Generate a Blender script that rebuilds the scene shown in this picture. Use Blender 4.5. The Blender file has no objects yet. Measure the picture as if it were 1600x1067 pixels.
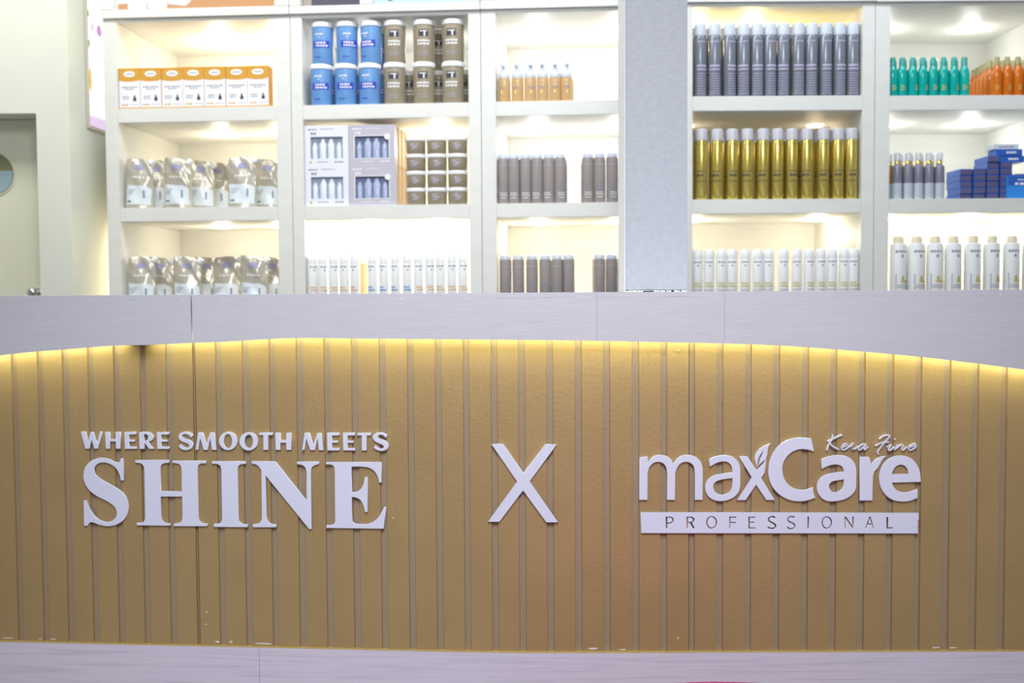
import bpy, bmesh, math, random
from mathutils import Vector, Matrix

S = bpy.context.scene
COL = S.collection
PI = math.pi

# ------------------------------------------------------------------ camera
F, CX, CY = 1700.0, 800.0, 533.5
ZC = 1.15                                   # eye height, about level with the counter top
PITCH = math.atan(76.5 / F)
ROLL = -0.0060
cam_d = bpy.data.cameras.new('camera')
cam_d.sensor_width = 36.0
cam_d.lens = 36.0 * F / 1600.0
cam_d.clip_start = 0.05
cam_d.dof.use_dof = True
cam_d.dof.focus_distance = 2.56
cam_d.dof.aperture_fstop = 2.8
cam = bpy.data.objects.new('camera', cam_d)
COL.objects.link(cam)
RM = Matrix.Rotation(PI / 2 - PITCH, 3, 'X') @ Matrix.Rotation(ROLL, 3, 'Z')
cam.matrix_world = Matrix.Translation((0, 0, ZC)) @ RM.to_4x4()
S.camera = cam

# ------------------------------------------------------------------ world, lights, exposure
S.view_settings.view_transform = 'Standard'
S.view_settings.look = 'None'
S.view_settings.gamma = 1.0
S.view_settings.use_curve_mapping = False
S.view_settings.exposure = 0.0

w = bpy.data.worlds.new('hall')
S.world = w
w.use_nodes = True
w.node_tree.nodes['Background'].inputs[0].default_value = (0.90, 0.92, 1.0, 1)
w.node_tree.nodes['Background'].inputs[1].default_value = 0.28


def area(name, loc, aim, size, power, color):
    d = bpy.data.lights.new(name, 'AREA')
    d.shape = 'RECTANGLE'
    d.size, d.size_y = size
    d.energy = power
    d.color = color
    o = bpy.data.objects.new(name, d)
    COL.objects.link(o)
    o.location = loc
    o.rotation_euler = (Vector(aim) - Vector(loc)).to_track_quat('-Z', 'Y').to_euler()
    return o


area('hall_ceiling_light', (0.1, 0.4, 2.9), (0.05, 2.55, 0.75), (1.0, 0.7), 34, (0.96, 0.97, 1.0))
area('booth_ceiling_light', (-1.25, 2.8, 3.2), (-1.25, 3.85, 1.5), (2.6, 0.5), 42, (1.0, 0.99, 0.94))
area('booth_ceiling_light', (1.15, 2.8, 3.2), (1.15, 3.85, 1.55), (2.2, 0.5), 26, (0.86, 0.94, 1.0))
sd = bpy.data.lights.new('counter_fill_spot', 'SPOT')      # added unseen spot: brightens the counter middle so its ends fall off
sd.energy = 250
sd.spot_size = math.radians(52)
sd.spot_blend = 1.0
sd.shadow_soft_size = 0.16
sd.color = (0.97, 0.975, 1.0)
so = bpy.data.objects.new('counter_fill_spot', sd)
COL.objects.link(so)
so.location = (0.0, -0.7, 2.9)
so.rotation_euler = (Vector((-0.02, 2.55, 0.72)) - Vector(so.location)).to_track_quat('-Z', 'Y').to_euler()


# ------------------------------------------------------------------ projection helpers
def ray(px, py):
    d = RM @ Vector(((px - CX) / F, -(py - CY) / F, -1.0))
    return d / d.y                          # scaled so that Y advances by 1


S1, S2, WB = -0.0854, -0.008, 0.06


def fy(X):                                  # plan of the counter front: two straight runs with a soft bend
    m = -WB * math.log(1 + math.exp(-X / WB))
    return 2.552 + S2 * X + (S1 - S2) * m


def face(px, py, off=0.0):                  # point on the counter front (pushed out by off)
    d = ray(px, py)
    t = 2.55
    for _ in range(12):
        t = fy(d.x * t) - off
    return Vector((d.x * t, t, ZC + d.z * t))


# ------------------------------------------------------------------ materials
def lin(r, g, b):
    def f(c):
        c /= 255.0
        return c / 12.92 if c <= 0.04045 else ((c + 0.055) / 1.055) ** 2.4
    return (f(r), f(g), f(b), 1)


MATS = {}


def mat(name, col, rough=0.5, metal=0.0, bump=0.0, bscale=60.0, var=0.0, vscale=8.0, trans=0.0, emit=0.0,
        ecol=None, coat=0.0, stretch=None, spec=0.5):
    if name in MATS:
        return MATS[name]
    m = bpy.data.materials.new(name)
    m.use_nodes = True
    nt = m.node_tree
    b = nt.nodes['Principled BSDF']
    b.inputs['Base Color'].default_value = col
    b.inputs['Roughness'].default_value = rough
    b.inputs['Metallic'].default_value = metal
    b.inputs['Transmission Weight'].default_value = trans
    b.inputs['Coat Weight'].default_value = coat
    b.inputs['Specular IOR Level'].default_value = spec
    if emit:
        b.inputs['Emission Color'].default_value = ecol or col
        b.inputs['Emission Strength'].default_value = emit
    if bump or var:
        tc = nt.nodes.new('ShaderNodeTexCoord')
        mp = nt.nodes.new('ShaderNodeMapping')
        nt.links.new(tc.outputs['Object'], mp.inputs['Vector'])
        if stretch:
            mp.inputs['Scale'].default_value = stretch
    if bump:
        n = nt.nodes.new('ShaderNodeTexNoise')
        n.inputs['Scale'].default_value = bscale
        n.inputs['Detail'].default_value = 4
        nt.links.new(mp.outputs['Vector'], n.inputs['Vector'])
        bp = nt.nodes.new('ShaderNodeBump')
        bp.inputs['Strength'].default_value = bump
        bp.inputs['Distance'].default_value = 0.002
        nt.links.new(n.outputs['Fac'], bp.inputs['Height'])
        nt.links.new(bp.outputs['Normal'], b.inputs['Normal'])
    if var:
        n2 = nt.nodes.new('ShaderNodeTexNoise')
        n2.inputs['Scale'].default_value = vscale
        n2.inputs['Detail'].default_value = 5
        nt.links.new(mp.outputs['Vector'], n2.inputs['Vector'])
        r = nt.nodes.new('ShaderNodeMapRange')
        r.inputs['From Min'].default_value = 0.3
        r.inputs['From Max'].default_value = 0.7
        r.inputs['To Min'].default_value = 1 - var
        r.inputs['To Max'].default_value = 1 + var
        nt.links.new(n2.outputs['Fac'], r.inputs['Value'])
        mx = nt.nodes.new('ShaderNodeMix')
        mx.data_type = 'RGBA'
        mx.blend_type = 'MULTIPLY'
        mx.inputs['Factor'].default_value = 1
        mx.inputs[6].default_value = col
        nt.links.new(r.outputs['Result'], mx.inputs[7])
        nt.links.new(mx.outputs[2], b.inputs['Base Color'])
    MATS[name] = m
    return m


def wood_white(name, col):                  # white painted board with wavy lengthwise grain showing through
    m = mat(name, col, 0.55)
    nt = m.node_tree
    b = nt.nodes['Principled BSDF']
    tc = nt.nodes.new('ShaderNodeTexCoord')
    mp = nt.nodes.new('ShaderNodeMapping')
    mp.inputs['Scale'].default_value = (0.9, 0.9, 26)
    nt.links.new(tc.outputs['Object'], mp.inputs['Vector'])
    n = nt.nodes.new('ShaderNodeTexNoise')
    n.inputs['Scale'].default_value = 3.2
    n.inputs['Detail'].default_value = 6
    n.inputs['Distortion'].default_value = 1.1
    nt.links.new(mp.outputs['Vector'], n.inputs['Vector'])
    cr = nt.nodes.new('ShaderNodeValToRGB')
    cr.color_ramp.elements[0].position = 0.33
    cr.color_ramp.elements[0].color = (col[0] * 0.86, col[1] * 0.86, col[2] * 0.88, 1)
    cr.color_ramp.elements[1].position = 0.52
    cr.color_ramp.elements[1].color = col
    nt.links.new(n.outputs['Fac'], cr.inputs['Fac'])
    nt.links.new(cr.outputs['Color'], b.inputs['Base Color'])
    bp = nt.nodes.new('ShaderNodeBump')
    bp.inputs['Strength'].default_value = 0.35
    bp.inputs['Distance'].default_value = 0.002
    nt.links.new(n.outputs['Fac'], bp.inputs['Height'])
    nt.links.new(bp.outputs['Normal'], b.inputs['Normal'])
    return m


M_FASCIA = mat('fascia_paint', lin(208, 208, 218), 0.55, bump=0.25, bscale=30, var=0.025, vscale=14, stretch=(1, 1, 6))
M_BASE = wood_white('skirting_paint', lin(220, 212, 230))
M_SLAT = mat('gold_brown_paint', (0.485, 0.335, 0.155, 1), 0.45, 0.35, bump=0.35, bscale=110, var=0.05, vscale=6)
M_GROOVE = mat('groove_paint', (0.40, 0.31, 0.21, 1), 0.5, 0.2, bump=0.3, bscale=90)
M_DARK = mat('dark_core', (0.012, 0.010, 0.008, 1), 0.9)
M_ACRYL = mat('white_acrylic', (0.76, 0.785, 0.97, 1), 0.28)
M_LED = mat('led_tape', (1, 0.95, 0.7, 1), 0.5, emit=30.0, ecol=(0.92, 0.95, 0.55, 1))
M_LEDGE = mat('ledge_paint', (0.55, 0.42, 0.16, 1), 0.5)
M_FLECK = mat('white_fleck', (0.75, 0.75, 0.75, 1), 0.6)
M_SHELF = mat('shelf_paint', lin(226, 227, 222), 0.5, bump=0.2, bscale=22, var=0.03, vscale=7, stretch=(1, 1, 4))
M_WALL = mat('wall_paint', lin(226, 229, 214), 0.7, bump=0.15, bscale=16, var=0.025, vscale=3)
M_DOOR = mat('door_paint', lin(230, 231, 206), 0.6, var=0.02, vscale=4)
M_POST = mat('post_plaster', lin(190, 195, 204), 0.8, bump=0.5, bscale=120, var=0.05, vscale=60, stretch=(1, 1, 1.5))
M_POSTE = mat('post_edge', lin(228, 230, 228), 0.7, bump=0.3, bscale=80)
M_FLOOR = mat('floor_carpet', lin(150, 148, 150), 0.9, bump=0.4, bscale=200)
M_CHROME = mat('chrome', (0.7, 0.7, 0.7, 1), 0.15, 1.0)
M_PUCK = mat('puck_lens', (1, 1, 1, 1), 0.4, emit=1.6, ecol=(1.0, 0.92, 0.76, 1))
M_PUCKB = mat('puck_body', (0.8, 0.8, 0.8, 1), 0.4)
M_WHITE = mat('white_plastic', lin(244, 246, 246), 0.35)
M_IVORY = mat('ivory_plastic', lin(238, 228, 200), 0.4)
M_LID = mat('white_lid', lin(238, 240, 244), 0.4)
M_TAUPE = mat('taupe_plastic', lin(152, 142, 121), 0.35)
M_TAUPE2 = mat('taupe_bottle', lin(162, 154, 152), 0.22)
M_BLUEJ = mat('blue_plastic', lin(102, 150, 206), 0.35)
M_NAVY = mat('label_blue', lin(40, 66, 196), 0.4)
M_INK = mat('dark_ink', lin(52, 56, 70), 0.6)
M_INKW = mat('white_ink', lin(236, 236, 236), 0.6)
M_INKB = mat('blue_ink', lin(60, 140, 205), 0.6)
M_INKO = mat('orange_ink', lin(222, 166, 92), 0.6)
M_INKY = mat('yellow_ink', lin(198, 186, 92), 0.6)
M_INKG = mat('grey_ink', lin(134, 140, 158), 0.6)
M_GREYCAN = mat('grey_can', lin(130, 136, 148), 0.2, 0.2)
M_LAVINK = mat('lavender_ink', lin(182, 178, 206), 0.5)
M_CAP = mat('cool_cap', lin(206, 214, 226), 0.3)
M_GOLD = mat('gold_can', (0.70, 0.57, 0.14, 1), 0.22, 0.75)
M_FROST = mat('frosted_cap', lin(222, 222, 230), 0.3, trans=0.25)
M_AMBERB = mat('amber_toned_bottle', lin(224, 186, 132), 0.25, trans=0.15)
M_TEAL = mat('teal_liquid', lin(0, 200, 190), 0.12, trans=0.35)
M_TEALC = mat('teal_cap', lin(60, 196, 190), 0.15, trans=0.45)
M_ORNG = mat('orange_liquid', lin(240, 136, 30), 0.12, trans=0.4)
M_OLIVE = mat('olive_gold_cap', lin(186, 180, 124), 0.2, trans=0.25)
M_SERUM = mat('serum_brown', lin(126, 126, 142), 0.2)
M_SERUML = mat('serum_silver', lin(196, 206, 216), 0.25)
M_SERUMA = mat('serum_amber', lin(196, 150, 60), 0.2, trans=0.2)
M_CLEAR = mat('clear_cap', lin(236, 238, 244), 0.12, trans=0.5)
M_GOLDN = mat('gold_neck', (0.75, 0.6, 0.2, 1), 0.25, 0.8)
M_CARTON = mat('orange_carton', lin(212, 158, 60), 0.45)
M_CARTW = mat('carton_white', lin(236, 236, 240), 0.45)
M_POUCH = mat('pouch_foil', lin(194, 189, 174), 0.28, 0.30, bump=1.0, bscale=26)
M_POUCHL = mat('pouch_label', lin(222, 232, 238), 0.3)
M_LOGO = mat('pouch_logo', lin(152, 152, 184), 0.5)
M_GBOXW = mat('gift_box_white', lin(232, 234, 246), 0.4)
M_GBOXG = mat('gift_box_grey', lin(192, 190, 204), 0.35)
M_KRAFT = mat('box_cream', lin(222, 196, 160), 0.6)
M_WINB = mat('box_window_back', lin(186, 198, 214), 0.4)
M_WINB2 = mat('box_window_back_blue', lin(142, 156, 190), 0.3)
M_FOILB = mat('tray_bottle', lin(214, 222, 232), 0.25)
M_FOILB2 = mat('tray_bottle_blue', lin(166, 178, 208), 0.2)
M_BLUEBX = mat('deep_blue_carton', lin(44, 96, 186), 0.35)
M_BLUEBT = mat('bright_blue_carton', lin(52, 140, 224), 0.35)
M_PURPBX = mat('slate_carton_end', lin(92, 88, 124), 0.45)
M_PINK = mat('magenta_cloth', lin(170, 26, 108), 0.8, bump=0.2, bscale=150)
M_WOODLEG = mat('pouf_foot', (0.05, 0.04, 0.03, 1), 0.6)


# ------------------------------------------------------------------ object helpers
def link(name, me, parent=None, m=None):
    o = bpy.data.objects.new(name, me)
    COL.objects.link(o)
    if m is not None:
        for x in (m if isinstance(m, (list, tuple)) else [m]):
            o.data.materials.append(x)
    if parent is not None:
        o.parent = parent
    return o


def obj(name, bm, m, parent=None, smooth=False):
    me = bpy.data.meshes.new(name)
    bmesh.ops.recalc_face_normals(bm, faces=bm.faces)
    bm.to_mesh(me)
    bm.free()
    if smooth:
        for p in me.polygons:
            p.use_smooth = True
        try:
            me.set_sharp_from_angle(angle=math.radians(38))
        except Exception:
            pass
    return link(name, me, parent, m)


def empty(name, loc=(0, 0, 0), rz=0.0):
    o = bpy.data.objects.new(name, None)
    o.empty_display_size = 0.02
    COL.objects.link(o)
    o.location = loc
    o.rotation_euler = (0, 0, rz)
    return o


def tag(o, label, cat, group=None):
    o['label'] = label
    o['category'] = cat
    if group:
        o['group'] = group
    return o


def structure(o, label=None):
    o['kind'] = 'structure'
    if label:
        o['label'] = label
    return o


def copy_tree(o, parent=None):
    c = o.copy()
    COL.objects.link(c)
    if parent is not None:
        c.parent = parent
    for ch in list(o.children):
        copy_tree(ch, c)
    return c


def box(bm, x0, x1, y0, y1, z0, z1, mi=0):
    v = [bm.verts.new((x, y, z)) for z in (z0, z1) for x, y in ((x0, y0), (x1, y0), (x1, y1), (x0, y1))]
    fs = []
    for idx in ((3, 2, 1, 0), (4, 5, 6, 7), (0, 1, 5, 4), (1, 2, 6, 5), (2, 3, 7, 6), (3, 0, 4, 7)):
        f = bm.faces.new([v[i] for i in idx])
        f.material_index = mi
        fs.append(f)
    return fs


def bbox(x0, x1, y0, y1, z0, z1, bev=0.0):
    bm = bmesh.new()
    box(bm, x0, x1, y0, y1, z0, z1)
    if bev:
        bmesh.ops.bevel(bm, geom=list(bm.edges), offset=bev, segments=2, affect='EDGES')
    return bm


def lathe(profile, seg=24, cx=0.0, cy=0.0, sy=1.0):
    bm = bmesh.new()
    rings = []
    for r, z in profile:
        if r <= 1e-6:
            rings.append([bm.verts.new((cx, cy, z))])
        else:
            rings.append([bm.verts.new((cx + r * math.sin(2 * PI * i / seg), cy - sy * r * math.cos(2 * PI * i / seg), z))
                          for i in range(seg)])
    for a, b in zip(rings, rings[1:]):
        if len(a) == 1 and len(b) == 1:
            continue
        for i in range(seg):
            j = (i + 1) % seg
            if len(a) == 1:
                bm.faces.new((a[0], b[j], b[i]))
            elif len(b) == 1:
                bm.faces.new((a[i], a[j], b[0]))
            else:
                bm.faces.new((a[i], a[j], b[j], b[i]))
    for ring, flip in ((rings[0], True), (rings[-1], False)):
        if len(ring) > 1:
            bm.faces.new(ring[::-1] if flip else ring)
    return bm


RND = random.Random(7)


def marks(rows, r=None, yf=0.0, eps=0.0004, gap=0.35):
    """printed rows: (xc, zc, width, height, chunks); wrapped on radius r or flat on the plane y = yf"""
    bm = bmesh.new()
    for xc, zc, wd, ht, n in rows:
        ws = [RND.uniform(0.6, 1.5) for _ in range(n)]
        tot = sum(ws) + gap * (n - 1)
        x = xc - wd / 2
        for k in range(n):
            cw = ws[k] / tot * wd
            st = max(1, int(cw / (r * 0.25))) if r else 1
            pts = [x + cw * i / st for i in range(st + 1)]
            for a, b in zip(pts, pts[1:]):
                q = []
                for px, pz in ((a, zc - ht / 2), (b, zc - ht / 2), (b, zc + ht / 2), (a, zc + ht / 2)):
                    if r:
                        q.append(bm.verts.new(((r + eps) * math.sin(px / r), -(r + eps) * math.cos(px / r), pz)))
                    else:
                        q.append(bm.verts.new((px, yf - eps, pz)))
                bm.faces.new(q)
            x += cw + gap / tot * wd
    return bm


ORD = ['leftmost', 'second', 'third', 'fourth', 'fifth', 'sixth', 'seventh', 'eighth', 'ninth', 'tenth', 'eleventh',
       'twelfth', 'thirteenth', 'fourteenth', 'fifteenth', 'sixteenth']


def nth(i, n):
    if i == 0:
        return 'leftmost'
    if i == n - 1:
        return 'rightmost'
    return ORD[i]


def nth_of(i, n, noun):
    return f'{nth(i, n)} {noun}' if i in (0, n - 1) else f'{ORD[i]} {noun} from the left'


# ------------------------------------------------------------------ the setting: floor and walls
structure(obj('floor', bbox(-3.2, 3.2, -1.0, 5.6, -0.05, 0.0), M_FLOOR))
structure(obj('wall_back', bbox(-3.2, 3.2, 4.72, 4.82, 0.0, 3.2), M_WALL))

YW = 3.75                                   # front plane of the wall on the left
XR = ray(109.5, 240).x * YW                 # its corner, from where it runs straight back
XD = ray(59.5, 300).x * YW                  # jamb of the door recess
ZD = ZC + ray(40, 177).z * YW
bm = bmesh.new()
box(bm, XD, XR, YW, 4.72, 0, 3.2)
box(bm, -3.2, XD, YW, 4.72, ZD, 3.2)
bmesh.ops.remove_doubles(bm, verts=bm.verts, dist=1e-5)
structure(obj('wall_left', bm, M_WALL))
YD = YW + 0.13
door = structure(obj('door_1', bbox(XD - 0.95, XD - 0.001, YD, YD + 0.05, 0.0, ZD - 0.002), M_DOOR))
pc = ray(-11, 272)
px_, pz_ = pc.x * YD, ZC + pc.z * YD
pr = 0.079
bm = lathe([(pr - 0.004, -0.001), (pr, -0.001), (pr, 0.002), (pr - 0.004, 0.002), (pr - 0.004, -0.001)], 40)
bmesh.ops.rotate(bm, verts=bm.verts, cent=(0, 0, 0), matrix=Matrix.Rotation(PI / 2, 3, 'X'))
bmesh.ops.translate(bm, verts=bm.verts, vec=(px_, YD - 0.002, pz_))
obj('porthole_rim', bm, M_DOOR, door, True)
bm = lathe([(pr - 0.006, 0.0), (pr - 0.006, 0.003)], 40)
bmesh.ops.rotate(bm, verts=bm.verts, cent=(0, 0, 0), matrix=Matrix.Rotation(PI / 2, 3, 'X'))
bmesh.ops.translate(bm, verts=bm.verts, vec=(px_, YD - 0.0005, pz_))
m_gl = mat('porthole_glass', lin(140, 140, 104), 0.12)  # olive colour stands for the view through the upper pane
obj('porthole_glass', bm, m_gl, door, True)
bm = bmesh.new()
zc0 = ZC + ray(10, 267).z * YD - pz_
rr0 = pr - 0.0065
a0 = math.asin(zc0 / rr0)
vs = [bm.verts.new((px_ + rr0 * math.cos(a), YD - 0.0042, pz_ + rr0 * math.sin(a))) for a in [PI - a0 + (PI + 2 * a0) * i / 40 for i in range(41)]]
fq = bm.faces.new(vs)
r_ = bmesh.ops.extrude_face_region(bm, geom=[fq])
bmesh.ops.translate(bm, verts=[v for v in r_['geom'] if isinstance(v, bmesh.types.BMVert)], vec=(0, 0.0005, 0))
obj('painted_view', bm, mat('painted_view', lin(160, 186, 194), 0.35), door)  # no real film: bluish lower view through the pane, painted as a sheet
kc = ray(52, 457)
bm = lathe([(0.0, 0.052), (0.010, 0.050), (0.017, 0.042), (0.018, 0.034), (0.013, 0.024), (0.007, 0.018), (0.007, 0.006),
            (0.016, 0.004), (0.016, 0.0)], 24)
bmesh.ops.rotate(bm, verts=bm.verts, cent=(0, 0, 0), matrix=Matrix.Rotation(PI / 2, 3, 'X'))
bmesh.ops.translate(bm, verts=bm.verts, vec=(kc.x * (YD - 0.03), YD, ZC + kc.z * (YD - 0.03)))
obj('door_knob', bm, M_CHROME, door, True)

# ------------------------------------------------------------------ the counter
ZT = face(800, 457.5, 0.05).z               # top of the counter
ZPB = face(1100, 1017.0).z                  # bottom of the slatted front
TOPT = 0.011
counter = empty('reception_counter', (0, 2.75, 0))
tag(counter, 'long reception counter with gold brown slatted front and white wavy fascia', 'counter')
CO = Vector((0, 2.75, 0))


def cpart(name, bm, m, smooth=False):
    bmesh.ops.translate(bm, verts=bm.verts, vec=-CO)
    return obj(name, bm, m, counter, smooth)


def strip(xs, off_f, off_b, zlo, zhi):      # a bent board: front and back follow the counter's plan
    bm = bmesh.new()
    rows = []
    for X in xs:
        a, b = (zlo(X) if callable(zlo) else zlo), (zhi(X) if callable(zhi) else zhi)
        yf, yb = fy(X) - off_f, fy(X) - off_b
        rows.append([bm.verts.new(p) for p in ((X, yf, a), (X, yf, b), (X, yb, b), (X, yb, a))])
    for p, q in zip(rows, rows[1:]):
        for i in range(4):
            j = (i + 1) % 4
            bm.faces.new((p[i], p[j], q[j], q[i]))
    bm.faces.new(rows[0])
    bm.faces.new(rows[-1][::-1])
    return bm


def span(a, b, n):
    return [a + (b - a) * i / n for i in range(n + 1)]


# fascia lower edge as seen, then taken onto the fascia's own face
EDGE = [(-60, 565), (0, 555.5), (50, 550), (100, 546.2), (150, 542), (187, 539.7), (225, 539), (300, 535.8), (350, 534),
        (400, 531), (440, 528.8), (500, 528.2), (560, 529), (650, 529.7), (800, 531), (900, 532), (1000, 534), (1100, 536),
        (1200, 539), (1300, 545.5), (1400, 554), (1450, 559), (1500, 564.7), (1550, 571), (1600, 577.5), (1660, 585.5)]
OFF = 0.05
EP = [face(x, y, OFF) for x, y in EDGE]


def zedge(X):
    n = len(EP)
    for i in range(n - 1):
        if X <= EP[i + 1].x or i == n - 2:
            p0, p1, p2, p3 = EP[max(i - 1, 0)], EP[i], EP[i + 1], EP[min(i + 2, n - 1)]
            t = (X - p1.x) / (p2.x - p1.x)
            m1 = (p2.z - p0.z) / (p2.x - p0.x) * (p2.x - p1.x)
            m2 = (p3.z - p1.z) / (p3.x - p1.x) * (p2.x - p1.x)
            return ((2 * t ** 3 - 3 * t ** 2 + 1) * p1.z + (t ** 3 - 2 * t ** 2 + t) * m1
                    + (-2 * t ** 3 + 3 * t ** 2) * p2.z + (t ** 3 - t ** 2) * m2)


XL, XRr = -1.42, 1.36


def fx(px, py=500, off=OFF):
    return face(px, py, off).x


cuts = [(XL, fx(298.2), 'fascia'), (fx(300.6), fx(932.2), 'fascia'), (fx(932.5), fx(1131.85), 'fascia'), (fx(1132.2), XRr, 'fascia')]
for a, b, nm in cuts:
    o = cpart(nm, strip(span(a, b, max(6, int((b - a) * 40))), OFF, OFF - 0.018, zedge, ZT - TOPT - 0.0004), M_FASCIA)
# countertop boards with the same joints
for k, (a, b, nm) in enumerate(cuts):
    bm = strip(span(a, b, max(6, int((b - a) * 30))), OFF + 0.0004, -0.42, ZT - TOPT, ZT)
    cpart('top_board', bm, M_FASCIA)

# grooves of the slatted front, measured along the foot of the panel
GR = [(-53, -44), (-13.5, -4.5), (26.5, 36), (66.5, 76), (105, 115), (144.5, 154.5), (184.5, 194.5), (225, 235), (265.5, 276),
      (307.2, 312.2), (342.5, 353), (384, 395), (425.5, 436), (467.5, 479), (510.5, 521), (553, 564), (596, 607), (639.5, 650),
      (682.5, 693), (726, 736), (769, 779.5), (811.5, 822.5), (855, 866), (899, 910), (943, 954), (987.5, 999), (1032, 1042.5),
      (1076, 1085.5), (1119, 1129.5), (1163, 1173.5), (1206.5, 1217.5), (1251, 1262), (1295, 1306), (1339, 1350), (1383, 1394),
      (1427, 1437.5), (1471, 1482.5), (1515, 1526), (1559, 1570), (1603, 1614), (1647, 1658)]
GX = [(face(a, 925).x, face(b, 925).x) for a, b in GR]
GD = 0.007


def panel(x0, x1, zb, zt):
    prof = [(x0, 0.0)]
    for a, b in GX:
        if a > x0 + 0.002 and b < x1 - 0.001:
            prof += [(a, 0.0), (a + 0.0012, -GD), (b - 0.0012, -GD), (b, 0.0)]
        elif a <= x0 + 0.002 < b < x1:       # a panel that starts in a groove
            prof[0] = (x0, -GD)
            prof += [(b - 0.0012, -GD), (b, 0.0)]
        elif x0 < a < x1 - 0.001 <= b:       # a panel that ends in a groove
            prof += [(a, 0.0), (a + 0.0012, -GD)]
    last_in = prof[-1][1] < 0
    prof.append((x1, -GD if last_in else 0.0))
    bm = bmesh.new()
    lo, hi = [], []
    for X, o in prof:
        y = fy(X) - o
        lo.append(bm.verts.new((X, y, zb)))
        hi.append(bm.verts.new((X, y, zt)))
    for i in range(len(prof) - 1):
        f = bm.faces.new((lo[i], lo[i + 1], hi[i + 1], hi[i]))
        f.material_index = 1 if (prof[i][1] < 0 and prof[i + 1][1] < 0) else 0
    bl = [bm.verts.new((X, fy(X) + 0.018, zb)) for X, o in prof]
    bh = [bm.verts.new((X, fy(X) + 0.018, zt)) for X, o in prof]
    for i in range(len(prof) - 1):
        bm.faces.new((bl[i + 1], bl[i], bh[i], bh[i + 1]))
        bm.faces.new((lo[i + 1], lo[i], bl[i], bl[i + 1]))
        bm.faces.new((hi[i], hi[i + 1], bh[i + 1], bh[i]))
    for k in (0, -1):
        bm.faces.new((lo[k], hi[k], bh[k], bl[k]))
    return bm


xa, xb = GX[9]
cA = xb - 0.0005
cB = GX[27][0]
ZPT = ZT - TOPT - 0.002
for a, b in ((XL, cA - 0.0034), (cA, cB - 0.0004), (cB + 0.0020, XRr)):
    cpart('slat_panel', panel(a, b, ZPB, ZPT), [M_SLAT, M_GROOVE])
# dark carcass behind, skirting below with a bare gold ledge
cpart('carcass', strip(span(XL + 0.01, XRr - 0.01, 40), -0.021, -0.40, 0.02, ZPT - 0.002), M_DARK)
for a, b in ((XL, face(405.3, 1040, 0.007).x - 0.0004), (face(405.3, 1040, 0.007).x + 0.0004, XRr)):
    cpart('skirting', strip(span(a, b, 30), 0.007, -0.018, 0.0, ZPB - 0.002), M_BASE)
cpart('ledge', strip(span(XL, XRr, 50), 0.0066, -0.018, ZPB - 0.0018, ZPB - 0.0002), M_LEDGE)
# warm LED tape behind the fascia, with one piece missing where the photo shows a gap
for a, b in ((XL + 0.02, fx(184, 540)), (fx(229, 538), XRr - 0.02)):
    cpart('led_strip', strip(span(a, b, 60), 0.030, 0.022, lambda X: zedge(X) + 0.010, lambda X: zedge(X) + 0.012), M_LED)
cpart('led_block', strip(span(fx(187.5, 540), fx(226, 538), 4), 0.0315, 0.0003, lambda X: zedge(X) + 0.002,
                         lambda X: zedge(X) + 0.02), M_SLAT)


def fleck(px, py, wd, ht, off=0.0006, n=9, seed=0):     # a smear of white paint at the foot of the slats
    r = random.Random(seed)
    bm = bmesh.new()
    c = face(px, py)
    pts = []
    for i in range(n):
        a = 2 * PI * i / n
        k = r.uniform(0.55, 1.0)
        X = c.x + wd * k * math.cos(a)
        pts.append((X, max(c.z + ht * k * math.sin(a), ZPB + 0.0003)))
    f_ = [bm.verts.new((X, fy(X) - off, z)) for X, z in pts]
    b_ = [bm.verts.new((X, fy(X) - 0.0001, z)) for X, z in pts]
    bm.faces.new(f_)
    bm.faces.new(b_[::-1])
    for i in range(n):
        j = (i + 1) % n
        bm.faces.new((f_[i], f_[j], b_[j], b_[i]))
    cpart('paint_smear', bm, M_FLECK)


for k, (px, py, wd, ht) in enumerate(((12, 996.5, .018, .0016), (63, 998.3, .006, .0016), (83, 998.4, .009, .0016), (340, 1002.5, .008, .003),
                                      (361, 1002.5, .006, .003), (412, 1005.6, .024, .002), (926, 1013.2, .015, .003),
                                      (973, 1014.8, .014, .002), (1462, 1011.5, .013, .002), (1489, 1011.8, .013, .002))):
    fleck(px, py, wd, ht, seed=k)


def screw(px, py, r=0.0035, m=M_LEDGE):     # filled screw head in the slats
    c = face(px, py)
    bm = lathe([(r, 0.0), (r, 0.0008), (r * 0.5, 0.0022), (0, 0.0024)], 12)
    bmesh.ops.rotate(bm, verts=bm.verts, cent=(0, 0, 0), matrix=Matrix.Rotation(PI / 2, 3, 'X'))
    bmesh.ops.translate(bm, verts=bm.verts, vec=(c.x, c.y + 0.0004, c.z))
    cpart('screw_head', bm, m, True)


for p in ((322.5, 957), (321.5, 976), (1059.5, 997.5), (1060, 548), (614, 810)):
    screw(*p)

# broad magenta ottoman whose far rim just reaches into the frame
pp = ray(1113, 1064.5)
YF, RO = 2.2, 0.50
pz = ZC + pp.z * YF + 0.0045
pouf = empty('round_ottoman', (pp.x * YF, YF - RO, 0))
tag(pouf, 'broad round magenta ottoman on the floor before the counter skirting', 'ottoman')
obj('cushion', lathe([(RO - 0.03, 0.06), (RO - 0.006, 0.075), (RO, 0.10), (RO, pz - 0.02), (RO - 0.004, pz - 0.006), (RO - 0.014, pz), (0.2, pz + 0.001), (0, pz + 0.001)], 72), M_PINK, pouf, True)
for k in range(4):
    a = PI / 4 + k * PI / 2
    obj('foot', lathe([(0.018, 0.0), (0.026, 0.06)], 16, 0.36 * math.sin(a), 0.36 * math.cos(a)), M_WOODLEG, pouf, True)


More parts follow.
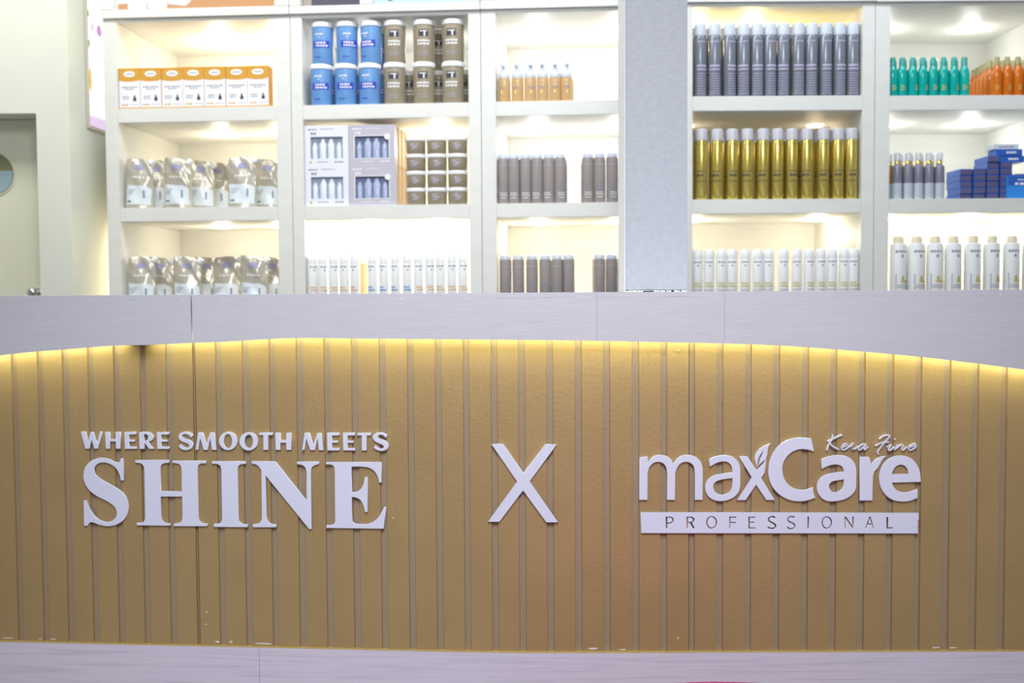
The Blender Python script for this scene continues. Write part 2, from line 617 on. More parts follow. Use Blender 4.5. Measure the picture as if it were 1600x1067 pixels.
# ------------------------------------------------------------------ lettering
def smooth_path(pts, sub=7):
    n = len(pts)
    P = [Vector((p[0], p[1])) for p in pts]
    C = [len(p) > 2 for p in pts]
    out = []
    for i in range(n):
        j = (i + 1) % n
        out.append(P[i])
        if C[i] and C[j]:
            continue
        d = (P[j] - P[i])
        L = d.length
        a, b = P[i - 1], P[(j + 1) % n]

        def tang(prev, cur, nxt):
            v = (nxt - prev)
            return v.normalized() if v.length > 1e-9 else Vector((0, 0))
        t1 = d.normalized() if C[i] else tang(a, P[i], P[j])
        t2 = d.normalized() if C[j] else tang(P[i], P[j], b)
        m1, m2 = t1 * L, t2 * L
        for k in range(1, sub):
            t = k / sub
            out.append((2 * t ** 3 - 3 * t ** 2 + 1) * P[i] + (t ** 3 - 2 * t ** 2 + t) * m1
                       + (-2 * t ** 3 + 3 * t ** 2) * P[j] + (t ** 3 - t ** 2) * m2)
    return out


def corners(*pts):
    return [(x, y, 1) for x, y in pts]


def ell(cx, cy, rx, ry, n=28):
    return [(cx + rx * math.cos(2 * PI * i / n), cy + ry * math.sin(2 * PI * i / n)) for i in range(n)]


def ribbon(pts, wd, sub=5):                 # outline of a pen stroke
    P = [Vector(p) for p in pts]
    Q = []
    for i in range(len(P) - 1):
        a = P[i - 1] if i else P[0]
        b = P[i + 2] if i + 2 < len(P) else P[-1]
        for k in range(sub):
            t = k / sub
            Q.append(0.5 * (2 * P[i] + (P[i + 1] - a) * t + (2 * a - 5 * P[i] + 4 * P[i + 1] - b) * t * t
                            + (3 * P[i] - a - 3 * P[i + 1] + b) * t ** 3))
    Q.append(P[-1])
    le, ri = [], []
    for i, q in enumerate(Q):
        d = (Q[min(i + 1, len(Q) - 1)] - Q[max(i - 1, 0)])
        d = d.normalized() if d.length > 1e-9 else Vector((1, 0))
        nrm = Vector((-d.y, d.x)) * wd / 2
        le.append(q + nrm)
        ri.append(q - nrm)
    return [tuple(v) for v in le + ri[::-1]]


class Sign:
    """flat letters standing off the slats: pixel outlines are taken onto the sign's own upright plane"""
    def __init__(self, pa, pb, py, thick, lift=0.0012):
        self.thick = thick
        A, B = face(pa, py), face(pb, py)
        self.t = Vector((B.x - A.x, B.y - A.y, 0)).normalized()
        self.n = Vector((self.t.y, -self.t.x, 0))
        worst = 0.0
        for i in range(41):
            Pq = face(pa + (pb - pa) * i / 40, py)
            worst = max(worst, (Pq - A).dot(self.n))
        self.o = A + self.n * (worst + lift)
        self.o.z = 0
        self.yaw = math.atan2(self.t.y, self.t.x)
        mid = self.o + self.t * (B - A).length / 2
        self.base = Vector((mid.x, mid.y, face((pa + pb) / 2, py).z))

    def root(self, name):
        return empty(name, self.base, self.yaw)

    def loc(self, px, py):
        d = ray(px, py)
        O = self.o + self.n * self.thick
        tt = (O.x * self.n.x + O.y * self.n.y) / (d.x * self.n.x + d.y * self.n.y)
        p = Vector((d.x * tt, tt, ZC + d.z * tt)) - self.base
        return p.dot(self.t), p.z

    def piece(self, name, loops, parent, m=None, bev=0.0006, do_smooth=True):
        cu = bpy.data.curves.new(name, 'CURVE')
        cu.dimensions = '2D'
        cu.fill_mode = 'BOTH'
        for lp in loops:
            pts = [self.loc(*p) for p in lp]
            sp = cu.splines.new('POLY')
            sp.points.add(len(pts) - 1)
            for i, (x, z) in enumerate(pts):
                sp.points[i].co = (x, z, 0, 1)
            sp.use_cyclic_u = True
        cu.extrude = self.thick / 2 - bev
        cu.bevel_depth = bev
        cu.bevel_resolution = 1
        cu.offset = -bev
        tmp = bpy.data.objects.new('tmp', cu)
        COL.objects.link(tmp)
        dg = bpy.context.evaluated_depsgraph_get()
        me = bpy.data.meshes.new_from_object(tmp.evaluated_get(dg))
        bpy.data.objects.remove(tmp)
        bpy.data.curves.remove(cu)
        me.name = name
        # curve plane (x, y) -> sign plane (x, z); thickness towards the viewer is -y
        me.transform(Matrix(((1, 0, 0, 0), (0, 0, -1, -self.thick / 2), (0, 1, 0, 0), (0, 0, 0, 1))))
        me.materials.clear()
        return link(name, me, parent, m or M_ACRYL)


def T(ox, oy, s, loops, straight=False):
    res = []
    for lp in loops:
        q = [Vector((p[0], p[1])) for p in lp] if straight else smooth_path(lp)
        res.append([(ox + v.x / s, oy + v.y / s) for v in q])
    return res


c_ = 1
sgA = Sign(126, 608, 750, 0.0065)
slogan = sgA.root('slogan_sign')
tag(slogan, 'white raised slogan lettering WHERE SMOOTH MEETS SHINE on the slatted counter', 'sign')
Sg = [(612, 52, 1), (640, 62, 1), (655, 362, 1), (612, 362, 1), (590, 275), (530, 180), (450, 130), (375, 112), (300, 125), (250, 170), (240, 230),
      (265, 290), (340, 350), (450, 412), (560, 475), (650, 550), (700, 640), (715, 740), (690, 850), (620, 935), (520, 985), (420, 997), (320, 980),
      (240, 950), (200, 942), (170, 955), (145, 992, 1), (97, 992, 1), (95, 640, 1), (128, 640, 1), (160, 720), (210, 810), (280, 890), (360, 930),
      (430, 938), (500, 915), (545, 860), (552, 800), (530, 740), (480, 690), (400, 640), (280, 580), (190, 515), (130, 440), (95, 350), (92, 270),
      (115, 180), (180, 100), (260, 60), (340, 48), (430, 60), (510, 95), (560, 112), (590, 100)]
Hg = [(55, 78, 1), (520, 78, 1), (525, 115, 1), (455, 125), (415, 150), (402, 200, 1), (410, 512, 1), (702, 512, 1), (697, 200, 1), (680, 150), (650, 130),
      (575, 115, 1), (575, 85, 1), (1040, 88, 1), (1038, 125, 1), (960, 130), (928, 160), (920, 210, 1), (932, 860, 1), (945, 920), (985, 955),
      (1058, 965, 1), (1055, 997, 1), (592, 997, 1), (592, 962, 1), (660, 950), (700, 915), (710, 860, 1), (706, 585, 1), (410, 585, 1), (415, 860, 1),
      (425, 910), (460, 950), (540, 960, 1), (538, 990, 1), (75, 985, 1), (75, 950, 1), (150, 945), (185, 910), (192, 860, 1), (180, 210, 1), (165, 155),
      (130, 125), (55, 115, 1)]
Ig = [(52, 92, 1), (525, 95, 1), (522, 132, 1), (450, 140), (415, 175), (410, 230, 1), (422, 870, 1), (432, 930), (475, 965), (550, 972, 1), (550, 1010, 1),
      (78, 1007, 1), (78, 965, 1), (150, 960), (185, 930), (195, 870, 1), (183, 220, 1), (170, 165), (130, 135), (55, 130, 1)]
Ng = [(72, 92, 1), (402, 98, 1), (838, 642, 1), (835, 250, 1), (820, 190), (780, 150), (702, 135, 1), (702, 100, 1), (1008, 100, 1), (1005, 135, 1),
      (940, 155), (905, 190), (895, 250, 1), (908, 1038, 1), (870, 1038, 1), (268, 295, 1), (278, 860, 1), (290, 910), (330, 960), (415, 975, 1),
      (412, 1012, 1), (88, 1012, 1), (88, 972, 1), (165, 960), (205, 920), (215, 860, 1), (205, 220, 1), (165, 165), (125, 138), (75, 130, 1)]
Eg = [(80, 105, 1), (853, 108, 1), (856, 390, 1), (820, 390, 1), (800, 310), (760, 240), (690, 190), (580, 170), (438, 170, 1), (442, 527, 1), (500, 520),
      (560, 485), (600, 420), (622, 315, 1), (658, 315, 1), (663, 802, 1), (625, 802, 1), (600, 710), (560, 635), (500, 600), (442, 592, 1), (445, 880, 1),
      (455, 935), (490, 965, 1), (650, 968), (740, 935), (820, 860), (890, 730, 1), (918, 735, 1), (885, 1032, 1), (88, 1022, 1), (88, 985, 1), (160, 980),
      (200, 955), (210, 920, 1), (203, 210, 1), (190, 165), (155, 142), (82, 138, 1)]
for (ox, oy, s), g in (((120, 710, 8.889), Sg), ((205, 710, 8.892), Hg), ((325, 710, 8.886), Ig), ((385, 710, 8.892), Ng), ((500, 710, 8.892), Eg)):
    sgA.piece('letter', T(ox, oy, s, [g]), slogan)['label'] = 'large white serif letter'
WH = (120, 665, 10.667)
SM = (270, 665, 8.421)
ME = (460, 665, 10.0)
SMALL = [
    (WH, [corners((62, 100), (140, 100), (190, 268), (222, 108), (272, 108), (335, 290), (385, 100), (420, 100), (352, 385), (290, 385), (245, 235), (212, 385), (140, 385))]),
    (WH, [corners((468, 105), (548, 105), (553, 225), (645, 225), (640, 105), (722, 105), (728, 385), (648, 385), (646, 265), (554, 265), (556, 385), (482, 385))]),
    (WH, [corners((792, 105), (985, 105), (985, 148), (870, 150), (872, 235), (965, 235), (965, 268), (872, 268), (875, 352), (998, 352), (998, 388), (798, 388))]),
    (WH, [[(1035, 108, 1), (1150, 104), (1230, 125), (1280, 190), (1255, 240), (1195, 268, 1), (1220, 315), (1285, 388, 1), (1205, 388, 1), (1170, 345), (1130, 285, 1),
           (1130, 388, 1), (1042, 388, 1)], [(1120, 142, 1), (1165, 150), (1190, 190), (1175, 235), (1124, 258, 1)]]),
    (WH, [corners((1332, 108), (1532, 108), (1532, 150), (1405, 150), (1408, 235), (1508, 235), (1508, 268), (1410, 268), (1412, 352), (1537, 352), (1535, 390), (1338, 390))]),
    (SM, [[(262, 125, 1), (240, 160, 1), (205, 125), (160, 112), (125, 125), (125, 150), (165, 172), (225, 190), (265, 235), (255, 290), (205, 318), (150, 322), (105, 305),
           (75, 270, 1), (105, 243, 1), (135, 275), (180, 290), (212, 275), (205, 245), (160, 225), (105, 200), (75, 160), (85, 110), (140, 82), (200, 85), (240, 102)]]),
    (SM, [corners((335, 88), (392, 90), (440, 240), (490, 90), (545, 90), (578, 320), (515, 320), (490, 165), (460, 320), (405, 320), (358, 165), (335, 318), (298, 318))]),
    (SM, [ell(727, 203, 120, 120), ell(723, 205, 55, 92)]),
    (SM, [ell(998, 207, 121, 120), ell(998, 207, 55, 88)]),
    (SM, [corners((1132, 92), (1312, 92), (1312, 125), (1255, 127), (1258, 320), (1190, 320), (1190, 127), (1140, 125))]),
    (SM, [corners((1348, 95), (1412, 95), (1415, 190), (1492, 190), (1492, 95), (1557, 95), (1560, 320), (1492, 320), (1492, 226), (1415, 226), (1418, 320), (1352, 320))]),
    (ME, [corners((158, 113), (232, 113), (295, 300), (358, 118), (418, 118), (457, 385), (382, 385), (360, 200), (320, 383), (245, 383), (185, 205), (160, 380), (120, 380))]),
    (ME, [corners((508, 112), (702, 112), (702, 152), (588, 155), (588, 235), (678, 235), (678, 270), (588, 270), (588, 350), (705, 350), (705, 388), (512, 388))]),
    (ME, [corners((755, 112), (945, 112), (945, 152), (832, 155), (832, 235), (920, 235), (920, 270), (832, 270), (832, 352), (948, 352), (948, 388), (762, 388))]),
    (ME, [corners((980, 113), (1198, 113), (1195, 153), (1130, 158), (1130, 390), (1052, 390), (1050, 155), (985, 150))]),
    (ME, [[(1455, 150, 1), (1425, 195, 1), (1390, 155), (1345, 143), (1308, 160), (1310, 190), (1360, 215), (1430, 245), (1470, 300), (1455, 360), (1395, 392), (1330, 393),
           (1270, 372), (1237, 338, 1), (1268, 303, 1), (1300, 340), (1345, 358), (1388, 345), (1390, 315), (1340, 285), (1270, 255), (1225, 200), (1235, 145), (1290, 110),
           (1360, 108), (1415, 125)]]),
]
for (ox, oy, s), g in SMALL:
    sgA.piece('letter', T(ox, oy, s, g), slogan)['label'] = 'small white sans letter of the upper line'

sgX = Sign(760, 874, 755, 0.0065)
xs = sgX.root('letter_sign')
tag(xs, 'single large white letter X between the two signs on the counter', 'sign')
sgX.piece('letter', T(740, 660, 5.925, [corners((165, 200), (272, 200), (460, 468), (665, 203), (770, 203), (520, 545), (785, 925), (672, 925), (458, 630), (240, 920),
                                               (130, 920), (402, 547))]), xs)

sgB = Sign(998, 1442, 760, 0.0065)
logo = sgB.root('logo_sign')
tag(logo, 'white raised logo with leaf, script line and PROFESSIONAL bar on the counter', 'sign')
MA = (990, 700, 10.667)
AX = (1095, 680, 8.892)
CC = (1190, 675, 8.89)
A2 = (1265, 700, 10.67)
RE = (1335, 700, 10.67)
LOGO = [
    ('letter', MA, [[(100, 158, 1), (235, 140, 1), (232, 245, 1), (290, 175), (360, 130), (460, 118), (560, 140), (625, 190), (665, 265, 1), (720, 190), (800, 132), (920, 118),
                     (1030, 145), (1110, 215), (1148, 310), (1155, 420, 1), (1150, 865, 1), (1018, 865, 1), (1022, 440, 1), (1010, 330), (970, 265), (890, 232), (800, 250),
                     (735, 315), (695, 420, 1), (690, 865, 1), (555, 865, 1), (560, 430, 1), (545, 330), (500, 262), (420, 230), (330, 252), (265, 320), (235, 420, 1),
                     (232, 865, 1), (92, 865, 1)]]),
    ('letter', AX, [[(118, 335, 1), (200, 297), (320, 277), (420, 290), (500, 345), (543, 420), (550, 490, 1), (550, 700, 1), (525, 790), (450, 868), (330, 912), (210, 908),
                     (110, 855), (65, 760), (70, 670), (120, 598), (220, 550), (440, 515, 1), (430, 440), (390, 385), (330, 365), (240, 378), (125, 438, 1)],
                    [(440, 597, 1), (330, 610), (220, 640), (178, 690), (180, 750), (225, 805), (300, 828), (380, 805), (430, 740), (440, 680, 1)]]),
    ('letter', AX, [[(532, 293, 1), (648, 295, 1), (780, 490, 1), (880, 378), (912, 318, 1), (888, 520, 1), (842, 592, 1), (1030, 900, 1), (910, 900, 1), (768, 688, 1),
                     (625, 902, 1), (500, 902, 1), (708, 585, 1)]]),
    ('leaf_emblem', AX, [[(970, 112, 1), (860, 162), (785, 230), (752, 310), (765, 390), (790, 458, 1), (795, 350), (825, 280), (878, 205, 1), (845, 290), (818, 350),
                          (808, 425, 1), (840, 385), (890, 345), (920, 285), (930, 220), (942, 165)]]),
    ('letter', CC, [[(688, 88, 1), (732, 272, 1), (640, 245), (540, 238), (430, 275), (340, 360), (295, 460), (295, 580), (340, 690), (420, 765), (530, 803), (630, 797),
                     (718, 768, 1), (722, 840), (748, 915, 1), (640, 950), (530, 963), (390, 945), (250, 870), (150, 760), (100, 620), (100, 480), (140, 330), (230, 200),
                     (360, 112), (500, 80), (600, 80)]]),
    ('letter', A2, [[(200, 185, 1), (330, 137), (480, 118), (610, 135), (710, 198), (765, 290), (780, 380, 1), (780, 640, 1), (755, 720), (680, 803), (560, 862), (400, 890),
                     (270, 876), (170, 800), (125, 690), (140, 570), (220, 475), (340, 427), (575, 395, 1), (558, 330), (500, 287), (420, 275), (320, 295), (200, 352, 1)],
                    [(575, 523, 1), (470, 540), (380, 560), (332, 610), (332, 670), (370, 720), (430, 738), (510, 710), (562, 640)]]),
    ('letter', RE, [[(95, 147, 1), (245, 147, 1), (285, 275, 1), (340, 205), (430, 150), (535, 130, 1), (475, 190), (390, 335, 1), (340, 390), (314, 470), (308, 560, 1),
                     (302, 875, 1), (85, 875, 1)]]),
    ('letter', RE, [[(1110, 565, 1), (1095, 400), (1045, 280), (950, 175), (800, 127), (640, 150), (510, 240), (435, 370), (415, 500), (440, 650), (520, 780), (640, 865),
                     (800, 893), (930, 880), (1055, 830, 1), (1052, 682, 1), (940, 725), (840, 742), (730, 715), (660, 650), (630, 578, 1)],
                    [(630, 435, 1), (650, 370), (700, 305), (775, 278), (840, 300), (890, 360), (905, 435, 1)]]),
]
for nm, (ox, oy, s), g in LOGO:
    sgB.piece(nm, T(ox, oy, s, g), logo)
# the script line: pen strokes, one mesh
SCR = [([(208, 90), (213, 125), (180, 200), (150, 245), (118, 342)], 30), ([(362, 95), (250, 142), (128, 202)], 30), ([(168, 225), (210, 268), (310, 325)], 30),
       ([(350, 298), (410, 270), (437, 244), (412, 234), (370, 262), (350, 308), (378, 330), (430, 310), (485, 268)], 24),
       ([(480, 282), (520, 240), (538, 226), (532, 255), (508, 300), (522, 328), (575, 305), (612, 272)], 24),
       ([(735, 240), (690, 240), (640, 270), (612, 310), (625, 332), (665, 312), (738, 238)], 22), ([(738, 238), (704, 300), (716, 326), (768, 276)], 24),
       ([(940, 165), (1010, 112), (1098, 100), (1080, 150), (1000, 240), (950, 310), (916, 362), (932, 400)], 26), ([(880, 270), (970, 222), (1090, 206)], 26),
       ([(1060, 288), (1132, 248), (1100, 292), (1082, 328), (1115, 333), (1185, 278)], 24), ([(1172, 163), (1195, 163)], 26),
       ([(1180, 332), (1236, 246)], 24), ([(1200, 312), (1285, 250), (1312, 262), (1292, 310), (1312, 335), (1372, 282)], 24),
       ([(1400, 292), (1465, 272), (1512, 242), (1485, 232), (1430, 262), (1398, 308), (1420, 334), (1480, 310), (1520, 266)], 24)]
parts = []
for k, (st, wd) in enumerate(SCR):
    q = [(1280 + x / 10.0, 670 + y / 10.0) for x, y in ribbon(st, wd * 0.78)]
    parts.append(sgB.piece('stroke', [q], None, bev=0.0002))
bm = bmesh.new()
for k, o in enumerate(parts):
    n0 = len(bm.verts)
    bm.from_mesh(o.data)
    bm.verts.ensure_lookup_table()
    for v in bm.verts[n0:]:
        v.co.y -= 0.00003 * k
    bpy.data.objects.remove(o)
obj('script_lettering', bm, M_ACRYL, logo)
# name bar with letters cut right through
P1 = (990, 795, 6.957)
P2 = (1210, 795, 6.667)
bar = [[(1001.3, 800.6), (1435.4, 801.3), (1435.6, 812), (1434.2, 813.5), (1434.8, 820), (1433.8, 822), (1434.7, 833.4), (1001.9, 832.8)]]
for (ox, oy, s), lp in (
        (P1, [[(350, 85), (405, 85), (428, 95), (440, 120), (430, 145), (405, 161), (368, 163), (368, 213), (350, 213)],
              [(368, 98), (398, 98), (415, 106), (422, 121), (415, 138), (396, 149), (368, 150)]]),
        (P1, [[(575, 85), (632, 85), (655, 96), (664, 120), (654, 140), (634, 152), (668, 213), (648, 213), (614, 155), (592, 155), (592, 213), (575, 213)],
              [(592, 98), (625, 98), (640, 106), (646, 120), (638, 134), (620, 142), (592, 142)]]),
        (P1, [ell(848, 147, 60, 68), ell(848, 147, 45, 56)]),
        (P1, [[(1040, 85), (1118, 85), (1118, 98), (1055, 98), (1055, 142), (1112, 142), (1112, 155), (1055, 155), (1055, 213), (1040, 213)]]),
        (P1, [[(1248, 85), (1325, 85), (1325, 98), (1264, 98), (1264, 140), (1315, 140), (1315, 152), (1264, 152), (1264, 203), (1328, 203), (1328, 215), (1248, 215)]]),
        (P1, [ribbon([(1542, 98), (1510, 85), (1475, 98), (1468, 122), (1490, 142), (1525, 160), (1545, 185), (1530, 208), (1495, 213), (1458, 198)], 17)]),
        (P2, [ribbon([(212, 92), (180, 80), (148, 93), (142, 118), (165, 138), (200, 155), (215, 178), (200, 200), (165, 207), (132, 190)], 14)]),
        (P2, [[(345, 80), (360, 80), (360, 205), (345, 205)]]),
        (P2, [ell(547, 143, 55, 65), ell(547, 143, 41, 53)]),
        (P2, [[(732, 203), (732, 80), (746, 80), (812, 176), (812, 80), (826, 80), (826, 203), (812, 203), (746, 107), (746, 203)]]),
        (P2, [[(945, 203), (988, 80), (1001, 80), (1042, 203), (1027, 203), (1015, 165), (973, 165), (960, 203)], [(977, 152), (1011, 152), (994, 101)]]),
        (P2, [[(1167, 85), (1184, 85), (1184, 193), (1238, 193), (1238, 206), (1167, 206)]])):
    bar += T(ox, oy, s, lp, True)
sgB.piece('name_bar', bar, logo, bev=0.0002)

# ------------------------------------------------------------------ post standing on the counter
yp0 = 2.74
pl = ray(977.5, 300).x * yp0
prr = ray(1074, 300).x * yp0
post = empty('display_post', ((pl + prr) / 2, yp0, ZT))
tag(post, 'square blue-grey plastered post standing on the counter top', 'post')
hw = (prr - pl) / 2
obj('shaft', bbox(-hw, hw, 0, 0.15, 0.004, 1.6, 0.002), M_POST, post)
obj('edge_strip', bbox(-hw - 0.0035, -hw - 0.0003, -0.001, 0.15, 0.0, 1.6, 0.001), M_POSTE, post)
bm = bmesh.new()
rr = random.Random(3)
for i in range(26):                          # crumbled filler at its foot
    x = rr.uniform(-hw, hw)
    s_ = rr.uniform(0.0015, 0.004)
    box(bm, x - s_, x + s_, -0.0006 - s_ * 0.3, 0.001, 0.0, rr.uniform(0.002, 0.005))
obj('foot_filler', bm, M_POSTE, post)
obj('foot_chip', bbox(-hw * 0.45, -hw * 0.1, -0.012, -0.006, 0.0, 0.003, 0.001), M_INK, post)

# ------------------------------------------------------------------ shelf units
DEPTH = 0.58
Z_TOP1, Z_F1, Z_T2, Z_F2, Z_T3, Z_F3 = [ZC + v for v in (0.962, 0.660, 0.610, 0.309, 0.260, -0.042)]
Z_HEAD = ZC + 0.974
Z_LOW = ZC - 0.093


def plan_pt(px, Y):
    return Vector((ray(px, 250).x * Y, Y, 0))


class Bay:
    def __init__(self, pa, ya, pb, yb, dz=0.0):
        A, B = plan_pt(pa, ya), plan_pt(pb, yb)
        self.A = A
        self.t = (B - A).normalized()
        self.n = Vector((-self.t.y, self.t.x, 0))     # away from the viewer
        self.W = (B - A).length - 0.0004
        self.yaw = math.atan2(self.t.y, self.t.x)
        self.dz = dz

    def u(self, px, py, d):
        r = ray(px, py)
        O = self.A + self.n * d
        tt = (O.x * self.n.x + O.y * self.n.y) / (r.x * self.n.x + r.y * self.n.y)
        return (Vector((r.x * tt, tt, 0)) - self.A).dot(self.t)

    def z(self, px, py, d):
        r = ray(px, py)
        O = self.A + self.n * d
        tt = (O.x * self.n.x + O.y * self.n.y) / (r.x * self.n.x + r.y * self.n.y)
        return ZC + r.z * tt

    def P(self, u, d, z):
        p = self.A + self.t * u + self.n * d
        return Vector((p.x, p.y, z + self.dz))


_A, _E = plan_pt(165.5, 3.90), plan_pt(1055, 3.757)


def line_y(px):                             # the three left units stand in one straight line
    r = ray(px, 250)
    d = _E - _A
    t = (_A.y * r.x - _A.x) / (d.x - r.x * d.y)
    return _A.y + d.y * t


BAYS = [Bay(165.5, line_y(165.5), 456, line_y(456)), Bay(456.6, line_y(456.6), 752.2, line_y(752.2)), Bay(752.8, line_y(752.8), 1040, line_y(1040)),
        Bay(1070, 3.752, 1365.9, 3.752, 0.006), Bay(1366.5, 3.752, 1672, 3.752, 0.004)]
INNER = [(186, 433), (474.5, 733), (775.5, 1021), (1082, 1346.5), (1389.5, 1651)]
BLAB = ['white shelf unit next to the left wall holding cartons and pouches',
        'white shelf unit holding stacked blue jars and gift boxes',
        'white shelf unit whose end is hidden behind the post',
        'white shelf unit holding grey cans above gold cans',
        'white shelf unit with teal and orange bottles on its top shelf']
# power of each shelf's two lamps, top row to bottom row: (power, warm colour)
WARM = (1.0, 0.86, 0.66)
PINK = (1.0, 0.93, 0.88)
COOL = (1.0, 0.98, 0.93)
YEL = (1.0, 0.76, 0.38)
TAN = (1.0, 0.80, 0.54)
LAMPS = [[(3.4, WARM), (2.1, WARM), (2.1, WARM)], [(1.8, PINK), (3.2, WARM), (7.0, WARM)], [(2.6, PINK), (2.6, PINK), (2.6, WARM)],
         [(4.6, YEL), (0.6, TAN), (2.2, WARM)], [(1.45, COOL), (1.8, COOL), (5.0, WARM)]]
LPOS = [[(0.45, 0.85)] * 3, [(0.28, 0.75)] * 3, [(0.24, 0.80)] * 3, [(0.12, 0.48), (0.05, 0.88), (0.1, 0.9)], [(0.15, 0.72)] * 3]
for bi, b in enumerate(BAYS):
    root = empty('shelf_unit', (b.A.x, b.A.y, 0), b.yaw)
    tag(root, BLAB[bi], 'shelf unit', 'shelf units behind the counter')
    b.root = root
    a0, a1 = b.u(INNER[bi][0], 250, 0), b.u(INNER[bi][1], 250, 0)
    b.i0, b.i1 = a0, a1
    dz = b.dz
    zt = Z_TOP1 + dz
    obj('side_panel', bbox(0, a0, 0, DEPTH, 0, Z_HEAD + dz, 0.0012), M_SHELF, root)
    obj('side_panel', bbox(a1, b.W, 0, DEPTH, 0, Z_HEAD + dz, 0.0012), M_SHELF, root)
    obj('back_panel', bbox(a0 + 0.0002, a1 - 0.0002, DEPTH - 0.012, DEPTH, 0, Z_HEAD + dz), M_SHELF, root)
    for z0, z1 in ((Z_TOP1, Z_HEAD), (Z_T2, Z_F1), (Z_T3, Z_F2), (Z_LOW, Z_F3)):
        obj('shelf_board', bbox(a0 + 0.0002, a1 - 0.0002, 0.0005, DEPTH - 0.0122, z0 + dz, z1 + dz, 0.0012), M_SHELF, root)
    # header: a slightly proud fascia, its lit picture set back above it
    zh = Z_HEAD + dz
    hb = zh + ((0.030, 0.027, 0.029)[bi] if bi < 3 else 0.42)
    obj('header_board', bbox(0.0, b.W, -0.012, 0.05, zh + 0.0004, hb, 0.0015), M_SHELF, root)
    if bi < 3:
        for x0, x1 in ((0.0, a0 - 0.002), (a1 + 0.002, b.W)):
            obj('header_stile', bbox(x0, x1, -0.012, 0.05, hb + 0.0004, zh + 0.45, 0.0015), M_SHELF, root)
        if bi == 1:
            s0, s1 = b.u(562, 5, -0.012), b.u(581, 5, -0.012)
            obj('header_stile', bbox(s0, s1, -0.012, 0.05, hb + 0.0004, zh + 0.45, 0.0015), M_SHELF, root)
    # puck lamps under each shelf
    for row, zc_ in enumerate((Z_TOP1, Z_T2, Z_T3)):
        pw, colr = LAMPS[bi][row]
        for fr in LPOS[bi][row]:
            lu = a0 + (a1 - a0) * fr
            zz = zc_ + dz
            bm = lathe([(0.032, 0.0), (0.032, -0.004), (0.028, -0.006), (0.0, -0.0065)], 20, lu, 0.33)
            bmesh.ops.translate(bm, verts=bm.verts, vec=(0, 0, zz - 0.0003))
            obj('puck_lamp', bm, M_PUCK, root, True)
            ld = bpy.data.lights.new('puck_lamp_light', 'POINT')
            ld.energy = pw * 0.42
            ld.color = colr
            ld.shadow_soft_size = 0.030
            lo = bpy.data.objects.new('puck_lamp_light', ld)
            COL.objects.link(lo)
            lo.parent = root
            lo.location = (lu, 0.33, zz - 0.060)


# ------------------------------------------------------------------ lit pictures
def glow(name, r, g, b_, e=1.0):
    c = lin(r, g, b_)
    return mat(name, (c[0] * 0.15, c[1] * 0.15, c[2] * 0.15, 1), 0.6, emit=e * 0.9, ecol=c)


def lit_panel(b, pa, pb, label, base, shapes):
    u0, u1 = pa, pb
    zb = Z_HEAD + 0.0312
    root = empty('lightbox_picture', b.P((u0 + u1) / 2, 0.018, zb), b.yaw)
    tag(root, label, 'lightbox', 'lit pictures above the shelves')
    h = (u1 - u0) / 2 - 0.002
    obj('panel', bbox(-h, h, 0, 0.02, 0.0, 0.40), base, root)
    for nm, poly, m in shapes:
        bm = bmesh.new()
        f = bm.faces.new([bm.verts.new((x * h, -0.0008, z)) for x, z in poly])
        r_ = bmesh.ops.extrude_face_region(bm, geom=[f])
        bmesh.ops.translate(bm, verts=[v for v in r_['geom'] if isinstance(v, bmesh.types.BMVert)], vec=(0, 0.0006, 0))
        obj(nm, bm, m, root)
    return root


G_W = glow('lit_white', 250, 250, 250, 1.12)
G_OR = glow('lit_orange', 226, 168, 116, 0.9)
G_JAR = glow('lit_jar', 238, 245, 252, 1.0)
G_DK = glow('lit_plum', 96, 92, 112, 0.8)
G_SKIN = glow('lit_beige', 200, 190, 176, 0.8)
G_SKY = glow('lit_pale_blue', 214, 240, 250, 0.95)
G_TEALG = glow('lit_slate', 110, 150, 170, 0.85)
G_PURP = glow('lit_lilac', 238, 214, 246, 0.95)
G_PINKG = glow('lit_pink', 222, 150, 214, 0.9)
G_YELG = glow('lit_yellow', 244, 206, 96, 0.9)
G_GRN = glow('lit_green', 150, 196, 130, 0.9)


def rnd_rect(x0, x1, z0, z1, sag=0.007):
    xm, h_ = (x0 + x1) / 2, (x1 - x0) / 2
    low = [(xm + h_ * math.sin(PI * (k / 12 - 0.5)), z0 + sag * (1 - math.cos(PI * (k / 12 - 0.5)) ** 0.7 if 0 < k < 12 else sag / sag)) for k in range(13)]
    return low + [(x1, z1), (x0, z1)]


b0, b1, b2 = BAYS[:3]
lit_panel(b0, b0.i0, b0.i1, 'lit picture of white jars on an orange table above the cartons', G_W,
          [('table_print', [(-1, 0), (1, 0), (1, 0.05), (0.55, 0.036), (0, 0.038), (-0.3, 0.034), (-1, 0.026)], G_OR)])
lp = b0.P((b0.i0 + b0.i1) / 2, 0.016, Z_HEAD + 0.0312)
r0 = [o for o in COL.objects if o.name.startswith('lightbox_picture')][0]
hh = (b0.i1 - b0.i0) / 2
for x0, x1, z0 in ((-0.87, -0.63, 0.004), (-0.62, -0.37, 0.005)):
    bm = bmesh.new()
    f = bm.faces.new([bm.verts.new((x * hh, -0.0016, z)) for x, z in rnd_rect(x0, x1, z0, 0.18)])
    r_ = bmesh.ops.extrude_face_region(bm, geom=[f])
    bmesh.ops.translate(bm, verts=[v for v in r_['geom'] if isinstance(v, bmesh.types.BMVert)], vec=(0, 0.0006, 0))
    obj('jar_print', bm, G_JAR, r0)
bm = bmesh.new()
f = bm.faces.new([bm.verts.new((x * hh, -0.0016, z)) for x, z in ((-0.36, 0.022), (-0.14, 0.014), (-0.07, 0.030), (-0.07, 0.1), (-0.36, 0.1))])
r_ = bmesh.ops.extrude_face_region(bm, geom=[f])
